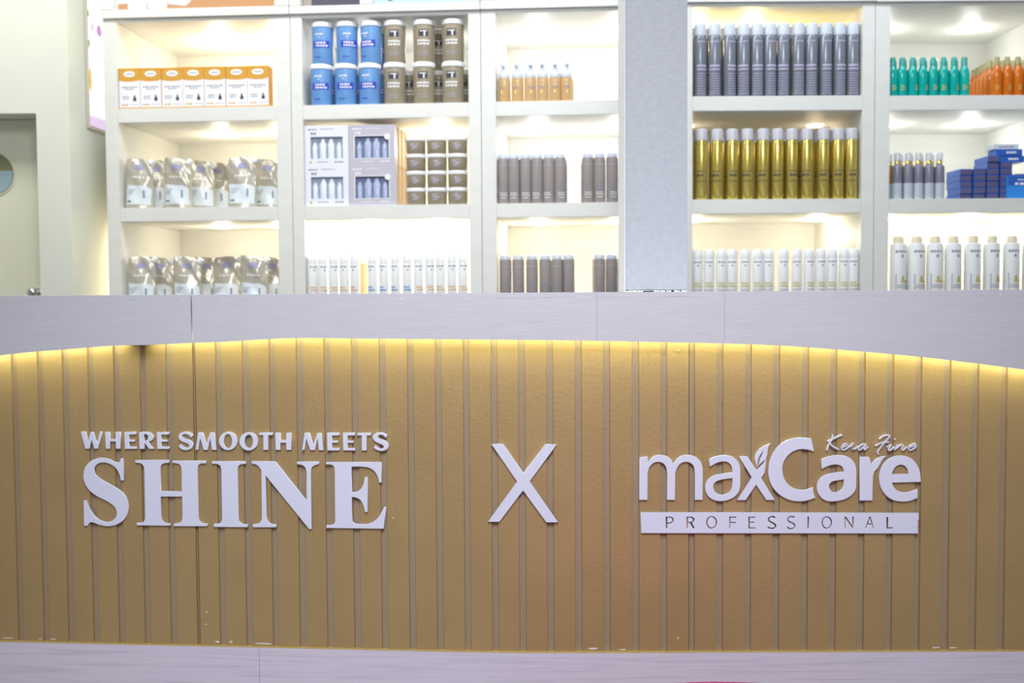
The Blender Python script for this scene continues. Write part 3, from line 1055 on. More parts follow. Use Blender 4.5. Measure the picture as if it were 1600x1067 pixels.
bmesh.ops.translate(bm, verts=[v for v in r_['geom'] if isinstance(v, bmesh.types.BMVert)], vec=(0, 0.0006, 0))
obj('box_print', bm, G_JAR, r0)
sA, sB = b1.u(562, 5, -0.012), b1.u(581, 5, -0.012)
lit_panel(b1, b1.i0, sA - 0.001, 'small dark lit picture above the blue jars', G_DK,
          [('pale_print', [(-1, 0), (-0.72, 0), (-0.62, 0.2), (-1, 0.2)], G_SKIN)])
lit_panel(b1, sB + 0.001, b1.i1, 'pale blue lit picture above the taupe jars', G_SKY,
          [('round_print', [(-0.66 + 0.10 * math.cos(a * PI / 8), 0.034 + 0.022 * math.sin(a * PI / 8)) for a in range(16)], G_TEALG)])
lit_panel(b2, b2.i0, b2.i1, 'plain white lit panel above the amber pump bottles', G_W, [])

# lit picture on the side of the left wall
xw = XR + 0.002
y0 = xw / ray(138, 195).x
zq = ZC + ray(138, 195).z * y0
sp_ = empty('lightbox_picture', (xw, y0, zq))
tag(sp_, 'lit white flower picture on the side of the left wall', 'lightbox')
fr = bmesh.new()
box(fr, 0, 0.006, 0, 0.55, -0.012, 0.0)
box(fr, 0, 0.006, -0.012, 0.0, -0.012, 1.0)
box(fr, 0, 0.006, 0.55, 0.562, -0.012, 1.0)
obj('frame', fr, mat('lightbox_frame', lin(206, 196, 180), 0.5), sp_)
obj('panel', bbox(0.0003, 0.004, 0.0005, 0.5495, 0.0005, 1.0), G_W, sp_)


def side_print(nm, pts, m):
    bm = bmesh.new()
    f = bm.faces.new([bm.verts.new((0.0046, y, z)) for y, z in pts])
    r_ = bmesh.ops.extrude_face_region(bm, geom=[f])
    bmesh.ops.translate(bm, verts=[v for v in r_['geom'] if isinstance(v, bmesh.types.BMVert)], vec=(-0.0005, 0, 0))
    obj(nm, bm, m, sp_)


def blob(cy, cz, ry, rz, n=14, seed=1):
    q = random.Random(seed)
    return [(cy + ry * q.uniform(0.75, 1) * math.cos(2 * PI * i / n), cz + rz * q.uniform(0.75, 1) * math.sin(2 * PI * i / n)) for i in range(n)]


side_print('ground_print', [(0.001, 0.001), (0.549, 0.001), (0.549, 0.05), (0.001, 0.035)], G_PURP)
side_print('petal_print', blob(0.112, 0.357, 0.024, 0.024, seed=2), G_PINKG)
side_print('petal_print', blob(0.048, 0.355, 0.014, 0.018, seed=3), G_PURP)
side_print('vase_print', blob(0.017, 0.165, 0.016, 0.046, seed=4), G_YELG)
side_print('leaf_print', blob(0.012, 0.29, 0.010, 0.016, seed=5), G_GRN)
side_print('leaf_print', blob(0.010, 0.395, 0.009, 0.014, seed=6), G_GRN)
# a warm lamp in the gap behind the first shelf unit washes the side of the wall
gd = bpy.data.lights.new('gap_lamp', 'AREA')
gd.shape = 'RECTANGLE'
gd.size, gd.size_y = 0.02, 1.1
gd.energy = 1.3
gd.color = (1.0, 0.82, 0.60)
go = bpy.data.objects.new('gap_lamp', gd)
COL.objects.link(go)
go.location = (XR + 0.062, 4.15, ZC - 0.30)
go.rotation_euler = Vector((-0.8, -1.0, 0)).to_track_quat('-Z', 'Y').to_euler()

# ------------------------------------------------------------------ goods on the shelves
PROTO_Y = -50.0
USED = set()
HALF = {}


def place(proto, bay, px, d, zfloor, label, cat, group, rz=0.0, zoff=0.0, py=None, u=None, lean=0.0):
    """first use moves the prototype itself, later uses copy it with its parts"""
    if proto.name not in HALF:
        HALF[proto.name] = max(abs(v.co.x) for ch in proto.children for v in ch.data.vertices)
    hw_ = HALF[proto.name] * (1.0 if lean == 0 else 1.02) + 0.0012
    o = proto if proto.name not in USED else copy_tree(proto)
    USED.add(proto.name)
    if u is None:
        u = bay.u(px, py if py is not None else 250, d)
    u = min(max(u, bay.i0 + hw_), bay.i1 - hw_)
    o.location = bay.P(u, d, zfloor + zoff + 0.0006)
    o.rotation_euler = (0, lean, bay.yaw + rz)
    tag(o, label, cat, group)
    return o


def proto(name):
    return empty(name)


# --- grey aerosol cans
def make_can(name, R, H, capH, body, cap, band_m, rows, taper=0.9, capR=None, seg=24):
    o = proto(name)
    capR = capR or R * 0.97
    zb = H - capH
    obj('body', lathe([(R * 0.9, 0), (R, 0.004), (R, zb - R * 0.35), (R * 0.93, zb - R * 0.12), (capR * 0.93, zb)], seg), body, o, True)
    obj('cap', lathe([(capR, zb + 0.0003), (capR, H - capR * 0.30), (capR * 0.93, H - capR * 0.10), (capR * 0.78, H), (0, H)], seg), cap, o, True)
    for nm, m, rr in rows:
        obj(nm, marks(rr, r=R), m, o)
    return o


gcan = make_can('aerosol_can', 0.0213, 0.250, 0.041, M_GREYCAN, M_CAP, None,
                [('stripe', M_LAVINK, [(0, 0.187, 0.034, 0.0035, 1)]), ('stripe', M_LAVINK, [(0, 0.105, 0.040, 0.007, 1)]),
                 ('stripe', M_LAVINK, [(0, 0.093, 0.040, 0.005, 1)]),
                 ('pattern_print', M_LAVINK, [(0, 0.078 - 0.0085 * i, 0.036, 0.0028, 5) for i in range(9)])])
gx = [1094, 1116.8, 1140, 1162, 1183, 1203, 1224, 1247, 1268, 1290, 1311.5, 1332]
B4, B5 = BAYS[3], BAYS[4]
for i, px in enumerate(gx):
    place(gcan, B4, px, 0.030, Z_F1, f'{nth_of(i, 12, "grey aerosol can")} in the front row', 'can', 'grey aerosol cans',
          rz=RND.uniform(-0.5, 0.5), py=100)
for i, px in enumerate(gx):
    place(gcan, B4, px, 0.082, Z_F1, f'grey aerosol can directly behind the {nth_of(i, 12, "can")} in the front row', 'can',
          'grey aerosol cans', rz=RND.uniform(-0.5, 0.5), u=B4.u(px, 100, 0.03))
# --- gold cans
ocan = make_can('gold_spray_can', 0.0205, 0.243, 0.040, M_GOLD, M_FROST, None,
                [('stripe', M_INK, [(0, 0.063, 0.036, 0.0022, 1)]), ('stripe', M_INK, [(0, 0.189, 0.030, 0.0012, 1)]),
                 ('printed_text', M_INK, [(-0.004, 0.083, 0.024, 0.008, 3), (0, 0.097, 0.030, 0.003, 4)])], capR=0.0205)
ox = [1096, 1120.6, 1144, 1167.5, 1192, 1214.6, 1237, 1260.5, 1286, 1309, 1329.7]
for i, px in enumerate(ox):
    place(ocan, B4, px, 0.030, Z_F2, f'{nth_of(i, 11, "gold spray can")} in the front row', 'can', 'gold spray cans',
          rz=RND.uniform(-0.35, 0.35), py=260)
for i, px in enumerate(ox):
    place(ocan, B4, px, 0.082, Z_F2, f'gold spray can directly behind the {nth_of(i, 11, "can")} in the front row', 'can', 'gold spray cans',
          rz=RND.uniform(-0.35, 0.35), u=B4.u(px, 260, 0.03))


# --- white slim bottles (three print colours)
def make_slim(name, ink, R=0.0183, H=0.181):
    o = proto(name)
    obj('body', lathe([(R * 0.92, 0), (R, 0.004), (R, H - 0.036), (R * 0.97, H - 0.033)], 24), M_WHITE, o, True)
    obj('cap', lathe([(R * 0.97, H - 0.0326), (R * 0.99, H - 0.028), (R * 0.97, H - 0.012), (R * 0.80, H - 0.003), (R * 0.5, H), (0, H)], 24), M_WHITE, o, True)
    obj('brand_print', marks([(0, H - 0.045, 0.026, 0.0052, 3), (0.002, H - 0.057, 0.006, 0.005, 1)], r=R), M_INKG, o)
    obj('printed_text', marks([(-0.002, 0.063, 0.020, 0.006, 3), (0.002, 0.053, 0.026, 0.006, 4)], r=R), ink, o)
    obj('small_print', marks([(0, 0.040, 0.026, 0.0025, 4), (0, 0.034, 0.024, 0.0025, 4), (0, 0.028, 0.026, 0.0025, 4)], r=R), M_INKG, o)
    return o


slimy = make_slim('white_bottle', M_INKY)
wx = [1090, 1108, 1127, 1144, 1164.6, 1184, 1201, 1224, 1245, 1264, 1282, 1300, 1318.7, 1336]
for i, px in enumerate(wx):
    place(slimy, B4, px, 0.026, Z_F3, f'{nth_of(i, 14, "white bottle")} on the shelf below the gold cans', 'bottle',
          'white bottles below the gold cans', rz=RND.uniform(-0.3, 0.3), py=420)
slimo = make_slim('white_bottle', M_INKO, R=0.0175)
slimb = make_slim('white_bottle', M_INKB, R=0.0175)
B2 = BAYS[1]
w2 = [485, 503.8, 520.8, 538, 555, 582, 600, 618, 636, 653.6, 671.5, 688.5, 706, 723]
for i, px in enumerate(w2):
    k = 5 <= i <= 8
    place(slimb if k else slimo, B2, px, 0.026, Z_F3,
          f'{nth_of(i, 14, "white bottle")} on the shelf below the gift boxes, {"blue" if k else "orange"} print', 'bottle',
          'white bottles below the gift boxes', rz=RND.uniform(-0.6, 0.6), py=430)
# white bottle set back in the gap; amber light is put into its colour
slima = proto('amber_toned_bottle')
obj('body', lathe([(0.016, 0), (0.0175, 0.004), (0.0175, 0.145), (0.017, 0.148)], 24), mat('amber_lit_white', lin(222, 200, 156), 0.4), slima, True)
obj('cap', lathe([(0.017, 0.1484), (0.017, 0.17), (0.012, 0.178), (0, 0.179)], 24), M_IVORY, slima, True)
place(slima, B2, 567, 0.068, Z_F3, 'white bottle with amber light in its colour, set back in the row gap', 'bottle', None, py=430)

# --- taupe bottles
def make_taupe(name):
    o = proto(name)
    R, H = 0.0205, 0.173
    obj('body', lathe([(R * 0.92, 0), (R, 0.004), (R, H - 0.024), (R * 0.98, H - 0.018), (R * 0.90, H - 0.0165)], 24), M_TAUPE2, o, True)
    obj('cap', lathe([(R * 0.90, H - 0.016), (R * 0.90, H - 0.008), (R * 0.78, H - 0.002), (R * 0.5, H), (0, H)], 24), M_CAP, o, True)
    obj('stripe', marks([(0, H - 0.040, 0.036, 0.0014, 1)], r=R), M_LAVINK, o)
    bm = marks([(0.006 * math.cos(a * PI / 6) * 1.6, 0.056 + 0.014 * math.sin(a * PI / 6), 0.004, 0.003, 1) for a in range(12)], r=R)
    obj('ring_print', bm, M_INKG, o)
    obj('printed_text', marks([(0, 0.036, 0.024, 0.003, 3), (0, 0.029, 0.028, 0.003, 4), (0, 0.020, 0.02, 0.003, 3)], r=R), M_INKW, o)
    return o


taupe = make_taupe('taupe_bottle')
B3 = BAYS[2]
t2 = [784, 803.5, 821.6, 839.3, 857.7, 875.3]
for i, px in enumerate(t2):
    place(taupe, B3, px, 0.030, Z_F2, f'{nth_of(i, 6, "taupe bottle")} of six on the shelf under the pump bottles', 'bottle',
          'taupe bottles under the pump bottles', rz=RND.uniform(-0.3, 0.3), py=290)
for k in range(1, 4):
    place(taupe, B3, 875.3, 0.030 + 0.046 * k, Z_F2, f'taupe bottle number {k + 1} back in the file behind the sixth bottle', 'bottle',
          'taupe bottles under the pump bottles', u=B3.u(875.3, 290, 0.030) + 0.0005 * k)
t2b = [918.5, 937, 956.5, 976]
u0 = B3.u(918.5, 290, 0.030)
for i, px in enumerate(t2b):
    place(taupe, B3, px, 0.030, Z_F2, ['first', 'second', 'third', 'fourth', 'fifth'][i] + ' taupe bottle after the gap, shelf under the pump bottles', 'bottle',
          'taupe bottles after the gap', rz=RND.uniform(-0.3, 0.3), py=290)
for k in range(1, 5):
    place(taupe, B3, 0, 0.030 + 0.046 * k, Z_F2, f'taupe bottle {["", "one", "two", "three", "four"][k]} behind the first bottle after the gap', 'bottle',
          'taupe bottles after the gap', u=u0 - 0.0015 * k)
t3 = [790, 810, 831.3, 852, 870.5, 888.7]
for i, px in enumerate(t3):
    place(taupe, B3, px, 0.030, Z_F3, f'{nth_of(i, 6, "taupe bottle")} of six on the shelf just above the counter', 'bottle',
          'taupe bottles just above the counter', rz=RND.uniform(-0.3, 0.3), py=430)
for i, px in enumerate([936.5, 955.5, 974.5]):
    place(taupe, B3, px, 0.030, Z_F3, f'{["first", "second", "third"][i]} taupe bottle after the gap just above the counter', 'bottle',
          'taupe bottles just above the counter', rz=RND.uniform(-0.3, 0.3), py=430)
place(taupe, B3, 0, 0.076, Z_F3, 'taupe bottle behind the first one after the gap above the counter', 'bottle',
      'taupe bottles just above the counter', u=B3.u(936.5, 430, 0.030) - 0.004)

# --- amber foam pumps
pump = proto('pump_bottle')
R = 0.0208
obj('body', lathe([(R * 0.92, 0), (R, 0.004), (R, 0.077), (R * 0.97, 0.081), (R * 0.93, 0.083)], 24), M_AMBERB, pump, True)
obj('pump_cap', lathe([(R * 0.95, 0.0833), (R * 0.97, 0.090), (R * 0.90, 0.099), (R * 0.62, 0.108), (0.0090, 0.113), (0.0085, 0.130), (0.0075, 0.134), (0, 0.135)], 24), M_CAP, pump, True)
bm = bbox(-0.005, 0.005, -0.027, -0.004, 0.121, 0.130, 0.0015)
obj('nozzle', bm, M_CAP, pump)
obj('printed_text', marks([(0, 0.080, 0.018, 0.002, 3), (0, 0.064, 0.014, 0.0025, 3), (0, 0.051, 0.024, 0.003, 4), (0, 0.046, 0.020, 0.003, 3)], r=R), M_INKG, pump)
obj('drop_print', marks([(0, 0.034, 0.004, 0.009, 1)], r=R), mat('drop_yellow', lin(252, 236, 140), 0.4), pump)
for i, px in enumerate([788, 808.8, 828.6, 848, 867.5, 885.3]):
    place(pump, B3, px, 0.030, Z_F1, f'{nth_of(i, 6, "amber pump bottle")} in the row of six', 'bottle', 'amber pump bottles',
          rz=(-0.35 if i == 0 else RND.uniform(-0.3, 0.3)), py=140)
for i, px in enumerate([788, 885.3]):
    place(pump, B3, px, 0.080, Z_F1, f'amber pump bottle behind the {"leftmost" if i == 0 else "rightmost"} one of the row', 'bottle',
          'amber pump bottles', u=B3.u(px, 140, 0.03) + (-0.002 if i == 0 else 0.0035))


# --- big jars
def make_jar(name, m, R, H, lidH, kind):
    o = proto(name)
    zb = H - lidH
    obj('body', lathe([(R * 0.90, 0), (R * 0.93, 0.004), (R * 0.945, zb - 0.004), (R * 0.93, zb)], 32), m, o, True)
    obj('lid', lathe([(R * 0.99, zb + 0.0003), (R, zb + 0.003), (R, H - 0.004), (R * 0.96, H - 0.0008), (R * 0.9, H - 0.0004), (0, H - 0.0004)], 32), M_LID, o, True)
    r = R * 0.944
    if kind == 'blue':
        obj('label', marks([(0.002, 0.067, 0.062, 0.024, 1)], r=r), M_NAVY, o)
        obj('printed_text', marks([(0, 0.072, 0.036, 0.006, 4), (0.004, 0.062, 0.044, 0.006, 5), (-0.006, 0.102, 0.026, 0.005, 3), (-0.004, 0.092, 0.004, 0.004, 1)],
                                  r=r + 0.0004), M_INKW, o)
        obj('small_print', marks([(-0.01, 0.022, 0.020, 0.004, 2)], r=r), M_NAVY, o)
    else:
        obj('logo_plate', marks([(0, 0.099, 0.034, 0.024, 1)], r=r), M_INK, o)
        obj('printed_text', marks([(0, 0.105, 0.024, 0.004, 3), (0.004, 0.096, 0.005, 0.016, 1), (0, 0.072, 0.044, 0.0065, 5), (0, 0.061, 0.042, 0.0065, 4)],
                                  r=r + 0.0004), M_INKW, o)
        obj('small_print', marks([(0, 0.032, 0.04, 0.002, 4), (0, 0.024, 0.03, 0.002, 3)], r=r), M_LAVINK, o)
    return o


JH = 0.1455
bj = make_jar('hair_mask_jar', M_BLUEJ, 0.0402, JH, 0.0175, 'blue')
tj = make_jar('hair_mask_jar', M_TAUPE, 0.0402, JH, 0.0175, 'taupe')
for lvl, nm in ((0, 'lower'), (1, 'upper')):
    for i, px in enumerate([502.5, 540.5, 578]):
        place(bj, B2, px + (2 if lvl else 0), 0.046, Z_F1, f'{nth(i, 3) if i != 1 else "middle"} blue jar of the {nm} tier, white lid', 'jar', 'blue jars',
              rz=(0, 0.35, -0.3)[i] if lvl else RND.uniform(-0.1, 0.1), zoff=JH * lvl, py=130 if not lvl else 65)
    for i, px in enumerate([617, 662.5, 708]):
        place(tj, B2, px, 0.046, Z_F1, f'{nth(i, 3) if i != 1 else "middle"} front taupe jar of the {nm} tier, white lid', 'jar', 'taupe jars',
              rz=RND.uniform(-0.1, 0.1), zoff=JH * lvl, py=130 if not lvl else 65)
for i, px in enumerate([519, 557, 594.5]):
    place(bj, B2, px, 0.165, Z_F1, f'blue jar in the back row, lower tier, {["behind the first gap", "behind the second gap", "beside the taupe jars"][i]}', 'jar', 'blue jars',
          py=130)
place(bj, B2, 594.5, 0.165, Z_F1, 'blue jar in the back row, upper tier, beside the taupe jars', 'jar', 'blue jars', zoff=JH, py=130)
for i, px in enumerate([640, 686, 724]):
    place(tj, B2, px, 0.20, Z_F1, f'set-back taupe jar on the lower tier, {["in the gap after the first front jar", "in the gap after the second front jar", "at the row end"][i]}',
          'jar', 'taupe jars', py=135)
place(tj, B2, 690, 0.20, Z_F1, 'set-back taupe jar on the upper tier between front jars', 'jar', 'taupe jars', zoff=JH, py=135, u=B2.u(686, 135, 0.20) + 0.002)

# --- small jars
sj = proto('cream_jar')
R, H = 0.0355, 0.0590
obj('body', lathe([(R * 0.86, 0), (R * 0.94, 0.004), (R * 0.97, 0.03), (R * 0.97, 0.044), (R * 0.9, 0.0455)], 28), M_TAUPE, sj, True)
obj('lid', lathe([(R * 0.98, 0.0458), (R, 0.048), (R, 0.056), (R * 0.95, H - 0.0004), (0, H - 0.0004)], 28), M_LID, sj, True)
obj('printed_text', marks([(-0.004, 0.034, 0.012, 0.006, 2), (0.004, 0.026, 0.02, 0.006, 3), (0.0, 0.018, 0.014, 0.005, 2)], r=R * 0.972), M_LAVINK, sj)
sx = [650.5, 683.2, 715.6]
TIER = ['bottom', 'second', 'third', 'top']
for lv in range(4):
    for i, px in enumerate(sx):
        u_ = B2.u(px, 300, 0.042)
        place(sj, B2, px, 0.042, Z_F2, f'small taupe jar, {TIER[lv]} tier, {["next to the gift boxes", "in the middle stack", "in the outer stack"][i]}', 'jar',
              'stacked small taupe jars', rz=RND.uniform(-0.15, 0.15), zoff=H * lv, u=u_ + RND.uniform(-0.0005, 0.0005))


# --- gift boxes with a window
def make_gift(name, wd, ht, dp, m, mback, mbot, ribbon_m):
    o = proto(name)
    bm = bmesh.new()
    x0, x1 = -wd / 2, wd / 2
    wx0, wx1, wz0, wz1 = x0 + wd * 0.13, x1 - wd * 0.13, ht * 0.17, ht * 0.72
    box(bm, x0, x1, 0.02, dp, 0, ht)                       # body behind the tray
    box(bm, x0, wx0, 0, 0.02, 0, ht)
    box(bm, wx1, x1, 0, 0.02, 0, ht)
    box(bm, wx0, wx1, 0, 0.02, 0, wz0)
    box(bm, wx0, wx1, 0, 0.02, wz1, ht)
    obj('carton', bm, m, o)
    obj('tray', bbox(wx0 + 0.0004, wx1 - 0.0004, 0.018, 0.0198, wz0 + 0.0004, wz1 - 0.0004), mback, o)
    n = 4
    for k in range(n):
        cx = wx0 + (wx1 - wx0) * (k + 0.5) / n
        hgt = (wz1 - wz0) * (0.92 if k in (1, 2) else 0.74)
        r = (wx1 - wx0) / n * (0.42 if k in (1, 2) else 0.33)
        bm = lathe([(r, 0), (r, hgt * 0.75), (r * 0.6, hgt * 0.82), (r * 0.6, hgt), (0, hgt)], 14, cx, 0.0098, min(1.0, 0.0075 / r))
        bmesh.ops.translate(bm, verts=bm.verts, vec=(0, 0, wz0 + 0.0006))
        obj('tray_bottle', bm, mbot, o, True)
    obj('printed_text', marks([(x0 + wd * 0.18, ht * 0.90, wd * 0.2, ht * 0.035, 3), (x0 + wd * 0.52, ht * 0.91, wd * 0.3, ht * 0.018, 5), (x0 + wd * 0.2, ht * 0.80, wd * 0.12, ht * 0.06, 2),
                               (x0 + wd * 0.4, ht * 0.09, wd * 0.26, ht * 0.02, 5), (x0 + wd * 0.78, ht * 0.09, wd * 0.2, ht * 0.035, 4)]), M_INKG if ribbon_m is None else M_INKW, o)
    if ribbon_m is not None:
        bm = lathe([(0.0, 0.0), (0.0105, 0.0), (0.0105, 0.0008), (0, 0.0008)], 24)
        bmesh.ops.rotate(bm, verts=bm.verts, cent=(0, 0, 0), matrix=Matrix.Rotation(PI / 2, 3, 'X'))
        bmesh.ops.translate(bm, verts=bm.verts, vec=(x0 + wd * 0.84, -0.0003, ht * 0.70))
        obj('round_sticker', bm, ribbon_m, o)
        bm = bmesh.new()
        for a0_, a1_, c0, c1 in ((wx0 - .003, wx1 + .003, wz1, wz1 + .0025), (wx0 - .003, wx1 + .003, wz0 - .0025, wz0), (wx0 - .003, wx0, wz0, wz1), (wx1, wx1 + .003, wz0, wz1)):
            box(bm, a0_, a1_, -0.0006, -0.0001, c0, c1)
        obj('window_border', bm, M_INKW, o)
    else:
        bm = marks([(x0 + wd * 0.13, ht * 0.085, 0.008, 0.009, 1)])
        obj('yellow_print', bm, M_INKY, o)
    return o


GW, GH = 0.156, 0.1405
gw = make_gift('gift_box', GW, GH, 0.06, M_GBOXW, M_WINB, M_FOILB, None)
gg = make_gift('gift_box', 0.163, GH, 0.06, M_GBOXG, M_WINB2, M_FOILB2, M_INKW)
uw = B2.i0 + 0.001 + GW / 2
ug = uw + GW / 2 + 0.0015 + 0.163 / 2
for lv, nm in ((0, 'lower'), (1, 'upper')):
    place(gw, B2, 0, 0.012, Z_F2, f'{nm} white gift box of bottles at the shelf end', 'gift box', 'gift boxes', zoff=GH * lv, u=uw)
    place(gg, B2, 0, 0.012, Z_F2, f'{nm} grey gift box with window and round sticker', 'gift box', 'gift boxes', zoff=GH * lv, u=ug)
cb = proto('carton')
obj('body', bbox(-0.0815, 0.0815, 0, 0.05, 0, GH - 0.0015, 0.0012), M_KRAFT, cb)
obj('flap', bbox(-0.0700, 0.0700, 0.0, 0.0505, GH - 0.0014, GH - 0.0008), M_KRAFT, cb)
for k in range(3):
    for lv in range(2):
        place(cb, B2, 0, 0.076 + 0.054 * k, Z_F2, f'cream box {["one", "two", "three"][k]} behind the {["lower", "upper"][lv]} grey gift box', 'box', 'boxes behind the gift boxes',
              zoff=GH * lv, u=ug + 0.004 + 0.003 * k)

# --- orange and white cartons
B1 = BAYS[0]
ct = proto('carton')
CW, CH = 0.0768, 0.143
obj('body', bbox(-CW / 2, CW / 2, 0, 0.055, 0, CH, 0.0008), M_CARTON, ct)
bm = bmesh.new()
top = [(-CW / 2 + 0.0004, CH * 0.69)] + [(-CW / 2 + CW * i / 10, CH * (0.69 - 0.025 * math.sin(PI * i / 10))) for i in range(1, 10)] + [(CW / 2 - 0.0004, CH * 0.72)]
vs = [bm.verts.new((x, -0.0003, z)) for x, z in [(-CW / 2 + 0.0004, 0.005), (CW / 2 - 0.0004, 0.005)] + top[::-1]]
bm.faces.new(vs)
obj('front_panel', bm, M_CARTW, ct)
bm = bmesh.new()
bm.faces.new([bm.verts.new((0.021 * math.cos(2 * PI * i / 28), -0.0004, CH * 0.855 + 0.0105 * math.sin(2 * PI * i / 28))) for i in range(28)])
obj('logo_oval', bm, M_INKW, ct)
obj('printed_text', marks([(0, CH * 0.855, 0.026, 0.004, 4), (0, CH * 0.53, 0.056, 0.004, 6), (0, CH * 0.48, 0.03, 0.003, 3), (-0.014, CH * 0.30, 0.024, 0.003, 3), (-0.014, CH * 0.25, 0.024, 0.003, 4),
                           (0.018, CH * 0.10, 0.03, 0.002, 4)], eps=0.0006), M_INKG, ct)
obj('bottle_print', marks([(0.018, CH * 0.29, 0.005, 0.012, 1), (0.0185, CH * 0.23, 0.011, 0.012, 1)], eps=0.0006), M_INK, ct)
obj('brand_print', marks([(-0.018, CH * 0.095, 0.024, 0.005, 3)], eps=0.0006), mat('brand_gold', lin(206, 160, 50), 0.4), ct)
uC = B1.i0 + 0.001 + CW / 2
for i in range(7):
    place(ct, B1, 0, 0.010 + (0.002 if i in (2, 5) else 0), Z_F1, f'{nth_of(i, 7, "orange and white carton")} in the top row', 'carton', 'orange and white cartons',
          u=uC + i * (CW + 0.0008), rz=0.0)


# --- refill pouches
def make_pouch(name, seed, wd=0.102, ht=0.176):
    q = random.Random(seed)
    o = proto(name)
    nu, nv = 20, 26
    ph = [q.uniform(0, 6.28) for _ in range(6)]

    def shape(u, v, side):                   # u, v in 0..1
        half = wd / 2 * (1 - 0.05 * math.sin(PI * v) + (-0.10 * max(0, (v - 0.86) / 0.14) ** 1.5))
        top = ht
        # corner cut on the spout side
        cut = max(0.0, (u - 0.72) / 0.28)
        z = v * (top - 0.032 * cut ** 1.3 + 0.004 * math.sin(3 * u + ph[0]))
        x = (u - 0.5) * 2 * half
        prof = (1 - v) ** 0.55
        th = 0.0035 + 0.026 * prof * (math.sin(PI * min(max(u, 0.02), 0.98))) ** 0.6
        wr = (0.0028 * math.sin(9 * v + 7 * u + ph[1]) * math.sin(PI * u) + 0.0020 * math.sin(17 * u - 8 * v + ph[2]) * v
              + 0.0014 * math.sin(13 * u + 21 * v + ph[4]) * v)
        y = -(th + wr) if side < 0 else (th + wr * 0.3)
        y += 0.006 * v * math.sin(2 * u + ph[3])
        return (x, y, z)
    bm = bmesh.new()
    F_ = [[bm.verts.new(shape(i / nu, j / nv, -1)) for i in range(nu + 1)] for j in range(nv + 1)]
    Bk = [[bm.verts.new(shape(i / nu, j / nv, 1)) for i in range(nu + 1)] for j in range(nv + 1)]
    for G, fl in ((F_, 0), (Bk, 1)):
        for j in range(nv):
            for i in range(nu):
                f = [G[j][i], G[j][i + 1], G[j + 1][i + 1], G[j + 1][i]]
                bm.faces.new(f[::-1] if fl else f)
    for j in range(nv):
        bm.faces.new((F_[j + 1][0], Bk[j + 1][0], Bk[j][0], F_[j][0]))
        bm.faces.new((F_[j][nu], Bk[j][nu], Bk[j + 1][nu], F_[j + 1][nu]))
    for i in range(nu):
        bm.faces.new((F_[0][i], Bk[0][i], Bk[0][i + 1], F_[0][i + 1]))
        bm.faces.new((F_[nv][i + 1], Bk[nv][i + 1], Bk[nv][i], F_[nv][i]))
    obj('pouch_body', bm, M_POUCH, o, True)

    def patch(nm, u0, u1, v0, v1, m, wavy=0.0, off=0.0008, n=10):
        bm = bmesh.new()
        rows = []
        for j in range(n + 1):
            row = []
            for i in range(n + 1):
                u = u0 + (u1 - u0) * i / n
                v = v0 + (v1 - v0) * j / n + (wavy * math.sin(PI * i / n) * (j / n))
                p = shape(u, v, -1)
                row.append(bm.verts.new((p[0], p[1] - off, p[2])))
            rows.append(row)
        for j in range(n):
            for i in range(n):
                bm.faces.new((rows[j][i], rows[j][i + 1], rows[j + 1][i + 1], rows[j + 1][i]))
        return obj(nm, bm, m, o, True)
    patch('label', 0.02, 0.98, 0.07, 0.47, M_POUCHL, -0.02)
    patch('logo_print', 0.36, 0.68, 0.76, 0.86, M_LOGO, 0.02, n=4)
    for k in range(4):
        patch('script_print', 0.26 + 0.13 * k, 0.26 + 0.13 * k + 0.09, 0.60, 0.635, M_INKW, 0, n=2)
    patch('bottle_print', 0.70, 0.76, 0.20, 0.36, M_INKG, 0, 0.0014, n=2)
    for k in range(3):
        patch('printed_text', 0.12, 0.40 - 0.05 * k, 0.36 - 0.04 * k, 0.372 - 0.04 * k, M_INKG, 0, 0.0014, n=2)
    patch('brand_print', 0.10, 0.26, 0.12, 0.145, M_INK, 0, 0.0014, n=2)
    # spout with screw cap at the cut corner
    c = Vector(shape(0.90, 0.985, 1))
    bm = lathe([(0.0060, -0.006), (0.0060, 0.004), (0.0112, 0.0045), (0.0112, 0.019), (0.0098, 0.0215), (0, 0.0215)], 14)
    bmesh.ops.rotate(bm, verts=bm.verts, cent=(0, 0, 0), matrix=Matrix.Rotation(math.radians(38), 3, 'Y'))
    bmesh.ops.translate(bm, verts=bm.verts, vec=(c.x, (c.y - 0.0035), c.z))
    obj('spout_cap', bm, M_LID, o, True)
    return o


PV = [make_pouch('refill_pouch', s) for s in (1, 2, 3, 4)]
PUSED = set()


def put_pouch(k, px, d, zf, label, grp, rz=0.0, py=280, lean=0.0):
    place(PV[k % 4], B1, px, d, zf, label, 'pouch', grp, rz=rz, py=py, lean=lean)


row2 = [(209, 0.036, 0.03), (243, 0.105, 0.1), (279, 0.036, -0.08), (314, 0.115, 0.12), (341, 0.19, -0.1), (379, 0.036, 0.06), (420, 0.115, -0.05)]
for i, (px, d, rz) in enumerate(row2):
    put_pouch(i, px, d, Z_F2, f'{nth_of(i, 7, "foil refill pouch")} on the shelf under the cartons', 'foil pouches under the cartons', rz, 290)
row3 = [(210, 0.036, 0.04), (252, 0.105, -0.04), (293, 0.036, 0.05), (324, 0.19, 0.1), (355, 0.115, -0.03), (398, 0.036, 0.03), (426, 0.19, -0.1)]
for i, (px, d, rz) in enumerate(row3):
    put_pouch(i + 1, px, d, Z_F3, f'{nth_of(i, 7, "foil refill pouch")} on the shelf just above the counter', 'foil pouches above the counter', rz, 430)


